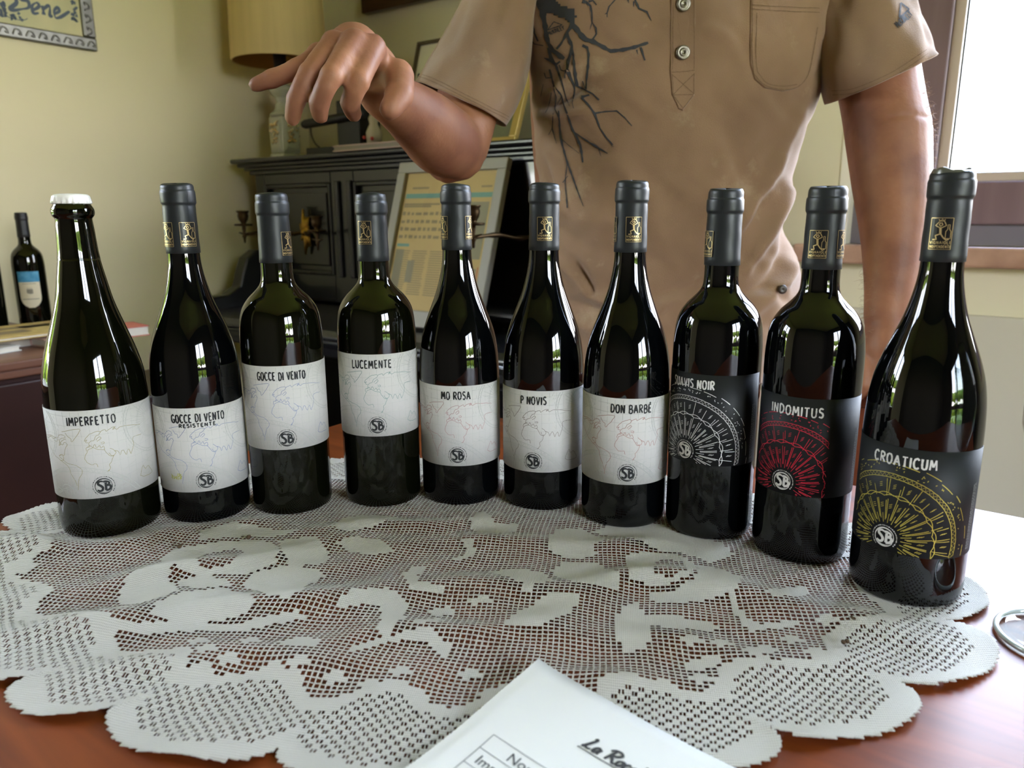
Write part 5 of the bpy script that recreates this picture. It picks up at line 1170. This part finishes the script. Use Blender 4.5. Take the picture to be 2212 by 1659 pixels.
# hand: back of the hand rises to the knuckles, fingers fall towards the picture's left, thumb on the right
def hp(px, py, Y): return at(px, py, Y)
limb([WR, hp(800, 150, .875), hp(765, 112, .845)], [.029, .032, .030], flat=.8)
kn = [hp(805, 104, .80), hp(765, 92, .79), hp(722, 96, .80), hp(690, 122, .815)]        # index .. little knuckle
for k_ in kn: limb([hp(795, 140, .86), k_], [.023, .0145], 10)
limb([kn[0], kn[3]], [.0125, .012], 10)
def finger(pts, rad):
    limb(pts, rad, 12, sub=3)
    for q_, r_ in zip(pts[1:-1], rad[1:-1]): b.ball(L(q_), r_ * 1.12, 6)
finger([kn[0], hp(775, 175, .765), hp(757, 222, .775), hp(765, 247, .79)], [.0132, .0108, .0098, .0084])
finger([kn[1], hp(716, 165, .75), hp(690, 222, .755), hp(692, 250, .765)], [.0132, .0108, .0098, .0084])
finger([kn[2], hp(668, 160, .765), hp(640, 215, .765), hp(632, 255, .775)], [.0128, .0105, .0095, .0082])
finger([kn[3], hp(640, 150, .80), hp(588, 170, .80), hp(552, 183, .80)], [.0118, .010, .0092, .0076])
finger([hp(812, 160, .87), hp(858, 165, .83), hp(862, 205, .80), hp(842, 236, .785)], [.021, .0165, .0142, .0112])
# his left arm (right in the picture) hangs to the chair rail
SL = at(1850, -90, 1.25); EL = at(1918, 290, 1.13); WL = at(1912, 690, 1.065)
limb([SL, mid(SL, EL, .5), mid(SL, EL, .85), EL], [.06, .058, .056, .057])
limb([EL, at(1926, 400, 1.11), at(1929, 500, 1.095), at(1922, 610, 1.075), WL], [.057, .052, .044, .034, .0285])
HL = at(1906, 752, 1.055)
limb([WL, mid(WL, HL, .5), HL, at(1908, 790, 1.05)], [.029, .032, .034, .030], flat=.8)
rail = at(1886, 836, 1.06)
for k, (dx, top) in enumerate(((-.033, 782), (-.011, 790), (.011, 790), (.032, 784))):       # four fingers folded over the rail
    a_ = at(1908, top, 1.045) + U * dx * 1.0
    finger([at(1908, 765, 1.05) + U * dx * .8, a_ + Vector((0, -.014, -.004)), a_ + Vector((-.002, -.028, -.030)), a_ + Vector((-.002, -.016, -.050))], [.0108, .0102, .0094, .0082])
finger([at(1892, 742, 1.06), at(1880, 775, 1.085), at(1876, 810, 1.09)], [.016, .013, .0105])
body = b.build('body', m_skin, man, smooth=True)
md = body.modifiers.new('remesh', 'REMESH'); md.mode = 'VOXEL'; md.voxel_size = .0030; md.use_smooth_shade = True
md = body.modifiers.new('smooth', 'SMOOTH'); md.factor = .5; md.iterations = 5
dg = bpy.context.evaluated_depsgraph_get(); me = bpy.data.meshes.new_from_object(body.evaluated_get(dg)); body.modifiers.clear(); old = body.data; body.data = me; me.name = 'body'; bpy.data.meshes.remove(old)
if not me.materials: me.materials.append(m_skin)
me.polygons.foreach_set('use_smooth', [True] * len(me.polygons))
b = MB(); b.ball(L((.222, 1.27, .905)), .098, 10, (.86, 1.0, 1.05)); hv = [k for k, v in enumerate(b.v)]; hb_ = b.build('hair', m_hair, man, smooth=True)
for v in hb_.data.vertices:
    if v.co.y < -.05 and v.co.z < .925 - ZF: v.co.y = max(v.co.y, -.03)
for s in (-1, 1):
    b = MB(); b.ball(L((.222 + s * .032, 1.158, .882)), .0085, 6); b.build('eye', mat('dark_eye', '#2a221c', rough=.2), man, smooth=True)

# --- trousers
b = MB()
for s in (-1, 1):
    rr = [(-.02, .115), (-.15, .105), (-.38, .085), (-.60, .072), (-.69, .07)]
    b.rings([[L((.225 + s * (.085 + .015 * min(1, -z)) + r_ * math.cos(a), 1.27 + r_ * 1.02 * math.sin(a), z)) for a in [2 * PI * k / 24 for k in range(24)]] for z, r_ in rr])
b.rings([[L((.225 + rx * math.cos(a), 1.267 + ry * math.sin(a), z)) for a in [2 * PI * k / 40 for k in range(40)]] for z, rx, ry in ((.10, .182, .138), (.02, .19, .142), (-.06, .20, .14), (-.12, .195, .13))])
b.build('trousers', m_trs, man, smooth=True, solid=.002)

# --- shirt: torso loft from traced widths, folds pressed into the cloth
ROWS = [(-330, 1290, 1600, 1.29, .075), (-265, 1140, 1735, 1.28, .09), (-190, 1075, 1805, 1.27, .10), (-90, 1092, 1800, 1.265, .115), (0, 1118, 1792, 1.26, .125), (100, 1140, 1778, 1.255, .132), (200, 1148, 1760, 1.25, .137), (260, 1151, 1737, 1.25, .14), (320, 1156, 1714, 1.25, .142),
        (400, 1167, 1693, 1.25, .145), (480, 1172, 1686, 1.25, .148), (540, 1163, 1700, 1.25, .15), (600, 1163, 1716, 1.25, .15), (650, 1176, 1712, 1.25, .15), (700, 1190, 1690, 1.25, .148), (760, 1212, 1660, 1.25, .146), (800, 1220, 1650, 1.25, .146)]
rr = smoothline(ROWS, 13); NT = 230
FOLDS = [  # (pixel polyline, width px, height m): negative = valley
 ([(1690, 330), (1640, 430), (1580, 540)], 14, .007), ([(1704, 400), (1672, 480), (1600, 600)], 12, .009), ([(1668, 400), (1610, 500), (1560, 560)], 12, -.006), ([(1700, 470), (1690, 560), (1640, 640)], 13, -.007), ([(1712, 560), (1690, 610), (1600, 650)], 12, .008), ([(1700, 650), (1660, 625), (1600, 640)], 12, -.006),
 ([(1692, 622), (1640, 660), (1580, 720)], 14, .006), ([(1180, 225), (1230, 160), (1260, 120)], 12, .006), ([(1160, 235), (1215, 215), (1260, 180)], 11, -.008), ([(1155, 260), (1230, 250), (1290, 235)], 12, .005), ([(1165, 290), (1240, 320), (1330, 330)], 16, -.004), ([(1240, 560), (1275, 620), (1280, 640)], 9, -.008), ([(1230, 580), (1300, 650), (1420, 650)], 14, .005),
 ([(1220, 690), (1330, 720), (1450, 690)], 14, .005), ([(1200, 640), (1320, 680), (1400, 730)], 14, -.005), ([(1420, 640), (1500, 620), (1600, 560)], 18, -.005), ([(1400, 700), (1440, 650), (1470, 640)], 12, .005), ([(1175, 420), (1260, 470), (1380, 480)], 24, .004), ([(1190, 480), (1280, 540), (1420, 560)], 22, -.004), ([(1300, 330), (1390, 420), (1420, 520)], 26, .004),
 ([(1560, 260), (1600, 360), (1640, 440)], 20, -.004), ([(1330, 60), (1400, 130), (1440, 220)], 22, .003), ([(1520, 60), (1580, 90), (1620, 200)], 16, .003), ([(1170, 330), (1190, 430), (1175, 540)], 10, -.006), ([(1560, 330), (1540, 430), (1500, 520)], 24, .004), ([(1150, 540), (1200, 560), (1240, 600)], 10, .006), ([(1745, 210), (1700, 300), (1660, 380)], 14, .005)]
def fold_h(px, py):
    h = np.zeros_like(px)
    for ln, w_, a_ in FOLDS:
        d2 = np.full(px.shape, 1e9); q = [np.array(p_) for p_ in smoothline(ln, 5)]; tt = np.zeros_like(px); n_ = len(q) - 1
        for k in range(n_):
            ab = q[k + 1] - q[k]; t_ = np.clip(((px - q[k][0]) * ab[0] + (py - q[k][1]) * ab[1]) / (ab @ ab), 0, 1); d = (px - q[k][0] - t_ * ab[0]) ** 2 + (py - q[k][1] - t_ * ab[1]) ** 2
            tt = np.where(d < d2, (k + t_) / n_, tt); d2 = np.minimum(d2, d)
        h += a_ * np.exp(-d2 / (w_ * w_)) * np.sqrt(np.clip(np.sin(PI * np.clip(tt, .02, .98)), 0, 1))
    return h
rows = []
for y_, xl, xr, Y_, dep in rr:
    a_ = at(xl, y_, Y_); c_ = at(xr, y_, Y_); cx_, hx = (a_.x + c_.x) / 2, (c_.x - a_.x) / 2; z_ = (a_.z + c_.z) / 2; row = []
    for k in range(NT):
        t_ = 2 * PI * k / NT; ct, st_ = math.cos(t_), math.sin(t_); e_ = 2 / 2.35
        row.append((cx_ + hx * math.copysign(abs(ct) ** e_, ct), Y_ + dep * math.copysign(abs(st_) ** e_, st_), z_ + .018 * ct * 0))
    rows.append(row)
A = np.array(rows); nr = len(rows)
V = A.reshape(-1, 3); d = V - np.array(EYEP); kf = d @ np.array(FW); PXs = CX + F * (d @ np.array(CR)) / kf; PYs = CY - F * (d @ np.array(CU)) / kf
front = np.clip((1.25 - V[:, 1]) / .05 + .35, 0, 1)
nrm = np.stack([(V[:, 0] - .222) * .9, (V[:, 1] - 1.27) * 1.6, np.zeros(len(V))], -1); nrm /= np.linalg.norm(nrm, axis=1, keepdims=True) + 1e-9
small = .0022 * np.sin(V[:, 0] * 57 + V[:, 2] * 31) * np.sin(V[:, 2] * 43 - V[:, 0] * 12) + .0008 * np.sin(V[:, 0] * 140 + 3 * np.sin(V[:, 2] * 60))
V = V + nrm * ((1.7 * fold_h(PXs, PYs) * front + small)[:, None])
tb = MB(); tb.rings([[tuple(L(p)) for p in V[i * NT:(i + 1) * NT]] for i in range(nr)])
# raise the collar ring closed
torso_world = MB(); torso_world.rings([[tuple(p) for p in V[i * NT:(i + 1) * NT]] for i in range(nr)])
bvh = BVHTree.FromPolygons([Vector(p) for p in torso_world.v], torso_world.f)
shirt = tb.build('shirt', m_shirt, man, smooth=True, solid=.0016)

def sleeve(name, rings, folds, seed):
    q = smoothline([(l[0], l[1], r_[0], r_[1], Y_, bd) for l, r_, Y_, bd in rings], 8); n = 72; rws = []
    for j, s_ in enumerate(q):
        Lp, Rp = at(s_[0], s_[1], s_[4]), at(s_[2], s_[3], s_[4]); c = (Lp + Rp) / 2; h = (Rp - Lp) / 2; row = []
        for k in range(n):
            t_ = 2 * PI * k / n; ct, st_ = math.cos(t_), math.sin(t_)
            wv = 1 + .03 * math.sin(3 * t_ + seed + j * .10) * min(1, j / 10) + .03 * math.sin(5 * t_ - j * .20 + seed * 2) + .022 * math.sin(9 * t_ + j * .27 + seed) + .02 * math.sin(14 * t_ - j * .33) * max(0, 1 - j / 45)
            row.append(tuple(L(c + h * ct * (wv if abs(ct) < .92 else 1) + Vector((0, 1, .0)) * (s_[5] * st_ * wv))))
        rws.append(row)
    # turned-up hem
    o_b = MB(); o_b.rings(rws); o = o_b.build(name, m_shirt, shirt, smooth=True, solid=.002)
    bw = BVHTree.FromPolygons([ML.inverted() @ Vector(p) for p in o_b.v], o_b.f)
    return o, bw
slR, bvR = sleeve('sleeve', [((1072, -200), (1215, -190), 1.27, .085), ((1040, -100), (1185, -75), 1.25, .085), ((1001, 0), (1156, 30), 1.225, .08), ((951, 98), (1142, 150), 1.175, .075), ((916, 152), (1118, 226), 1.14, .07), ((899, 180), (1092, 271), 1.12, .068)], [], 1)
slL, bvL = sleeve('sleeve', [((1700, -200), (1845, -215), 1.27, .085), ((1738, -100), (1905, -110), 1.25, .085), ((1757, 0), (1950, -6), 1.225, .083), ((1768, 90), (1982, 58), 1.19, .08), ((1782, 165), (2000, 102), 1.16, .078), ((1797, 222), (2007, 122), 1.145, .078)], [], 4)

def cast(bv, px, py, off=.0012):
    d_ = ray(px, py).normalized(); h = bv.ray_cast(EYEP, d_)
    if h[0] is None: return None
    nn = h[1] if h[1].dot(d_) < 0 else -h[1]
    return h[0] + nn * off - d_ * .0006
def decal(bt, bv, line, w, off=.0012, step=7):
    """stroke of w px printed on the cloth"""
    if not hasattr(w, '__len__'): w = [w, w]
    pts = densify([tuple(p_) for p_ in line], step); m = len(pts)
    ws = np.interp(np.linspace(0, 1, m), np.linspace(0, 1, len(w)), w); cur = []
    for i, p_ in enumerate(pts):
        a_ = pts[max(i - 1, 0)]; c_ = pts[min(i + 1, m - 1)]; dx, dy = c_[0] - a_[0], c_[1] - a_[1]; l_ = math.hypot(dx, dy) or 1
        jig = 1 + .25 * math.sin(i * 2.3 + m)
        nx, ny = -dy / l_ * ws[i] / 2 * jig, dx / l_ * ws[i] / 2 * jig
        P, Q = cast(bv, p_[0] + nx, p_[1] + ny, off), cast(bv, p_[0] - nx, p_[1] - ny, off)
        if P is None or Q is None or (cur and (P - cur[-1][0]).length > .05): 
            if len(cur) > 1: flush(bt, cur)
            cur = []; continue
        cur.append((P, Q))
    if len(cur) > 1: flush(bt, cur)
def flush(bt, cur):
    bt.add([tuple(L(p_)) for pq in cur for p_ in pq], [(2 * i, 2 * i + 1, 2 * i + 3, 2 * i + 2) for i in range(len(cur) - 1)])
def decal_poly(bt, bv, poly, off=.0012, step=5):
    q = np.array(poly, float); x0, y0 = q.min(0); x1, y1 = q.max(0); nx, ny = int((x1 - x0) / step) + 1, int((y1 - y0) / step) + 1; idx = {}
    def inside(x, y):
        r_ = False; j = len(q) - 1
        for i in range(len(q)):
            if (q[i][1] > y) != (q[j][1] > y) and x < (q[j][0] - q[i][0]) * (y - q[i][1]) / (q[j][1] - q[i][1]) + q[i][0]: r_ = not r_
            j = i
        return r_
    vs = []; fs = []
    def vid(i, j):
        if (i, j) not in idx:
            P = cast(bv, x0 + i * step, y0 + j * step, off)
            if P is None: return None
            idx[i, j] = len(vs); vs.append(tuple(L(P)))
        return idx[i, j]
    for i in range(nx):
        for j in range(ny):
            if inside(x0 + (i + .5) * step, y0 + (j + .5) * step):
                f_ = [vid(i, j), vid(i + 1, j), vid(i + 1, j + 1), vid(i, j + 1)]
                if None not in f_: fs.append(tuple(f_))
    bt.add(vs, fs)
c7 = lambda l: [(1080 + x / 5.267, y / 5.267) for x, y in l]
c3 = lambda l: [(780 + x / 3.16, y / 3.16) for x, y in l]
b = MB()
decal_poly(b, bvh, c7([(430,-60),(580,-60),(700,60),(800,100),(862,105),(866,200),(850,262),(835,330),(815,330),(780,230),(700,205),(610,165),(560,130),(530,165),(505,210)]))
for l, w in ((c7([(440,0),(480,120),(505,220),(520,300),(530,400),(560,500),(610,580),(690,650),(735,665)]), [13,12,10,9,8,7]), (c7([(830,280),(880,340),(930,410),(980,455),(1060,475),(1150,525),(1260,585),(1400,568),(1530,540),(1685,490)]), [10,11,9,8,8,7,6]),
             (c7([(820,300),(770,370),(740,430),(700,500),(650,560)]), [9,5,4,5]), (c7([(760,380),(790,450),(822,525),(815,600),(780,700),(770,790),(800,880),(840,960),(850,1020),(845,1100),(825,1170),(840,1240)]), [8,7,6,8,6,7,4,3,1]), (c7([(820,540),(840,640),(845,760),(860,880),(880,970)]), [4,4,5,7,6]),
             (c7([(940,520),(995,545),(1010,620),(1003,760),(990,880),(985,1020)]), [6,5,5,5,4,2]), (c7([(1050,460),(1098,390),(1095,320),(1050,255),(1025,340)]), [4,4,3,3,1]), (c7([(1050,260),(1048,150),(1030,70),(985,30),(940,15)]), [2,4,4,6,7]), (c7([(1010,20),(1060,10),(1100,60)]), [5,4,2]),
             (c7([(560,540),(590,680),(640,740),(690,700)]), [6,9,8,3]), (c7([(610,570),(660,610),(735,670)]), [8,8,9]), (c7([(510,660),(580,690),(650,740)]), [2,6,6]), (c7([(640,740),(680,850),(710,950),(730,1030),(760,1130),(795,1210)]), [5,5,4,2,2,1]), (c7([(680,740),(700,800),(760,820)]), [2,3,2]),
             (c7([(570,790),(590,870),(620,980),(700,1080),(730,1200),(780,1330),(830,1480),(880,1560),(920,1659)]), [5,4,3,3,3,4,5,4,5]), (c3([(1350,760),(1365,950),(1395,1060),(1410,1110),(1465,1260),(1520,1410)]), [3,4,4,4,3,1]), (c3([(1410,1110),(1395,1245),(1410,1420)]), [2,2,3]), (c3([(1380,1245),(1415,1200)]), [2,1]),
             (c3([(1440,870),(1455,900),(1500,990),(1515,1110)]), [3,5,5,3]), (c3([(1455,900),(1520,945),(1610,1000),(1685,1050)]), [2,3,5,2]), (c3([(1620,1000),(1640,1070)]), [2,1]), (c3([(1365,940),(1430,1000),(1490,1050)]), [1,2,1]),
             (c7([(1020,1080),(930,1110)]), [4,6]), (c7([(930,1110),(1000,1190),(1080,1300),(1140,1460),(1200,1550),(1290,1650)]), [5,4,5,3,3,2]), (c7([(1080,1290),(1200,1270),(1330,1265),(1420,1340),(1500,1435)]), [4,3,3,2,2]), (c3([(1665,930),(1700,970),(1725,1005)]), [3,2,1]),
             (c7([(860,960),(960,1020),(1060,1070),(1130,1140)]), [5,4,3,3]), (c7([(1320,-10),(1240,80),(1220,150),(1195,165)]), [2,3,3,2]), (c7([(1220,150),(1220,200)]), [2,2]), (c7([(1530,-20),(1580,100),(1670,140),(1720,240)]), [4,4,4,1]), (c7([(1455,-10),(1465,40)]), [4,1]), (c7([(1525,20),(1520,80)]), [3,2]),
             (c7([(260,-10),(300,80),(310,200),(290,330),(340,430),(400,500),(500,520)]), [8,8,5,6,3,2,2]), (c7([(300,80),(360,230),(400,380),(440,470)]), [7,9,5,3]), (c7([(340,-10),(360,120)]), [4,2]), (c7([(1600,540),(1650,690)]), [5,3]), (c7([(1555,570),(1570,620)]), [3,1]),
             (c7([(610,980),(640,1100),(630,1250),(680,1350),(690,1500),(720,1659)]), [2,2,2,3,4,3]), (c7([(590,1050),(550,1240),(520,1290)]), [1.2,1.5,1]), (c7([(610,1290),(600,1460),(650,1640)]), [1.5,2,1]), (c7([(600,1460),(560,1530)]), [1.5,1]), (c7([(510,830),(530,890),(590,885)]), [2,3,2]), (c7([(700,1090),(640,1220)]), [1.5,1]), (c7([(500,960),(470,1100)]), [1.2,1]), (c7([(985,1020),(940,920)]), [2,2]), (c7([(750,800),(740,890)]), [3,2])):
    decal(b, bvh, l, w)
b.build('root_print', m_print, shirt)
b = MB()
for l in ([(550,345),(620,250)], [(620,250),(715,285)], [(715,285),(550,345)]): decal(b, bvh, c7(l), 1.9, .0016, 3)
def decal_word(bt, bv, body, x0, y0, x1, y1, hgt, w, lean=0):
    ls, wd = word(body, 1.0, .2); dx, dy = (x1 - x0) / wd, (y1 - y0) / wd; l_ = math.hypot(x1 - x0, y1 - y0); nx, ny = (y1 - y0) / l_, -(x1 - x0) / l_
    for q in ls: decal(bt, bv, [(x0 + p_[0] * dx + nx * hgt * p_[1], y0 + p_[0] * dy + ny * hgt * p_[1]) for p_ in q], w, .0016, 2.5)
a_ = c7([(560, 408), (742, 335)]); decal_word(b, bvh, 'McKINLEY', *a_[0], *a_[1], 8.5, 1.7)
b.build('mountain_logo', m_print, shirt)
b = MB()
for l in ([(1941, 40), (1944, 8)], [(1944, 8), (1962, 22)], [(1962, 22), (1941, 40)]): decal(b, bvL, l, 3, .0018, 3)
decal_word(b, bvL, 'McKINLEY', 1940, 62, 1970, 34, 14, 2.0); b.build('mountain_logo', m_print, slL)

def patch(name, bv, outline, thick, step=4, parent=shirt):
    """raised piece of cloth following the shirt"""
    q = np.array(outline, float); c = q.mean(0); lay = []
    rings = [1.0, .985, .93, .75, .5, .25]; offs = [0.0002, thick, thick, thick, thick, thick]; pts = densify([tuple(p_) for p_ in outline] + [tuple(outline[0])], step)[:-1]; vs = []; n = len(pts)
    for s_, o_ in zip(rings, offs):
        for p_ in pts:
            P = cast(bv, c[0] + (p_[0] - c[0]) * s_, c[1] + (p_[1] - c[1]) * s_, o_)
            vs.append(tuple(L(P)))
    P = cast(bv, c[0], c[1], thick); vs.append(tuple(L(P))); m = len(rings)
    fs = [(i * n + k, i * n + (k + 1) % n, (i + 1) * n + (k + 1) % n, (i + 1) * n + k) for i in range(m - 1) for k in range(n)] + [((m - 1) * n + k, (m - 1) * n + (k + 1) % n, m * n) for k in range(n)]
    pb = MB(); pb.add(vs, fs); return pb.build(name, m_shirt, parent, smooth='auto')
plk = patch('placket', bvh, [(1450, -60), (1503, -60), (1502, 60), (1502, 152), (1500, 205), (1474, 240), (1466, 236), (1450, 205), (1448, 152), (1449, 60)], .0028)
bs_ = MB()
for l in ([(1453, -50), (1452, 152)], [(1499, -50), (1498, 150)], [(1450, 158), (1500, 153)], [(1450, 162), (1498, 203)], [(1500, 160), (1452, 206)], [(1451, 207), (1498, 205)], [(1451, 164), (1452, 206)], [(1499, 160), (1498, 204)], [(1453, 208), (1474, 236), (1497, 207)]): decal(bs_, bvh, l, 1.4, .0034, 4)
bs_.build('stitching', m_stitch, plk)
for sy in (12, 117):
    P = cast(bvh, 1475, sy, .0065); Mx = Matrix.Translation(L(P)) @ Matrix.Rotation(PI / 2, 4, 'X')
    b = MB().lathe([(.0094, -.002), (.0096, .0004), (.0088, .0014), (.0066, .0010), (.0052, .0008), (.0044, .0016), (.0034, .0018), (.002, .0008), (0, .0006)], 32, (0, 0, 0), Mx); sn = b.build('snap_button', m_snap, shirt, smooth=True)
pk = patch('pocket', bvh, [(1621, -70), (1619, 60), (1619, 140), (1628, 172), (1650, 191), (1690, 198), (1722, 191), (1742, 170), (1752, 140), (1766, 60), (1772, -20), (1772, -70)], .0026)
b = MB()
for l in ([(1621, 13), (1766, 20)], [(1621, 22), (1766, 29)], [(1633, 30), (1631, 140), (1640, 165), (1656, 182), (1690, 187), (1718, 182)], [(1624, -40), (1623, 140), (1632, 168), (1652, 187), (1690, 194), (1720, 187), (1738, 168), (1748, 140), (1762, 60)]): decal(b, bvh, smoothline(l, 3) if len(l) > 2 else l, 1.3, .0034, 4)
b.build('stitching', m_stitch, pk)
b = MB()
for l in ([(902, 165), (935, 178), (1010, 215), (1096, 258)], [(904, 160), (938, 172), (1012, 209), (1098, 252)]): decal(b, bvR, smoothline(l, 5), 1.1, .0014, 5)
b.build('hem_stitching', m_stitch, slR)
b = MB()
for l in ([(1797, 196), (1850, 190), (1930, 155), (2000, 108)], [(1800, 205), (1850, 199), (1932, 165), (2003, 116)]): decal(b, bvL, smoothline(l, 5), 1.1, .0014, 5)
b.build('hem_stitching', m_stitch, slL)
# seam of the right armhole, shirt-tail button
b = MB()
for l in ([(1112, 0), (1122, 40), (1128, 90)], [(1117, 0), (1127, 40), (1133, 90)]): decal(b, bvh, smoothline(l, 4), 1.2, .0014, 5)
if b.f: b.build('armhole_stitching', m_stitch, shirt)
P = cast(bvh, 1688, 622, .004)
if P: b = MB().lathe([(.006, -.003), (.007, 0), (.006, .002), (.003, .0025), (0, .0012)], 20, (0, 0, 0), Matrix.Translation(L(P)) @ Matrix.Rotation(PI / 2, 4, 'X')); b.build('tail_button', mat('dark_button', '#3a3028', rough=.4), shirt, smooth=True)
# pale dust smudges on the belly
# hairs along the hanging forearm, catching the window light
bw = BVHTree.FromPolygons([body.matrix_basis @ v.co for v in me.vertices], [tuple(p_.vertices) for p_ in me.polygons])
b = MB(); rg = random.Random(33); cnt = 0
for k in range(420):
    if k < 330: P0_ = at(rg.uniform(1955, 2000), rg.uniform(150, 560), 1.1) + Vector((.06, rg.uniform(-.06, .06), 0))
    else: P0_ = at(rg.uniform(1850, 1880), rg.uniform(560, 720), 1.07) + Vector((-.03, rg.uniform(-.05, .03), 0))
    h = bw.find_nearest(L(P0_))
    if h[0] is None: continue
    n_ = h[1].normalized(); dn = Vector((rg.uniform(-.4, .4), rg.uniform(-.4, .4), rg.uniform(-1.2, .4))); l_ = rg.uniform(.006, .014)
    b.tube([h[0] - n_ * .001, h[0] + n_ * l_ * .5 + dn * l_ * .2, h[0] + n_ * l_ * .75 + dn * l_ * .75], [.00022, .00018, .00008], 3, False)
ah = b.build('arm_hair', mat('light_brown_hair', '#8a6a4a', rough=.5), man); ah['kind'] = 'stuff'
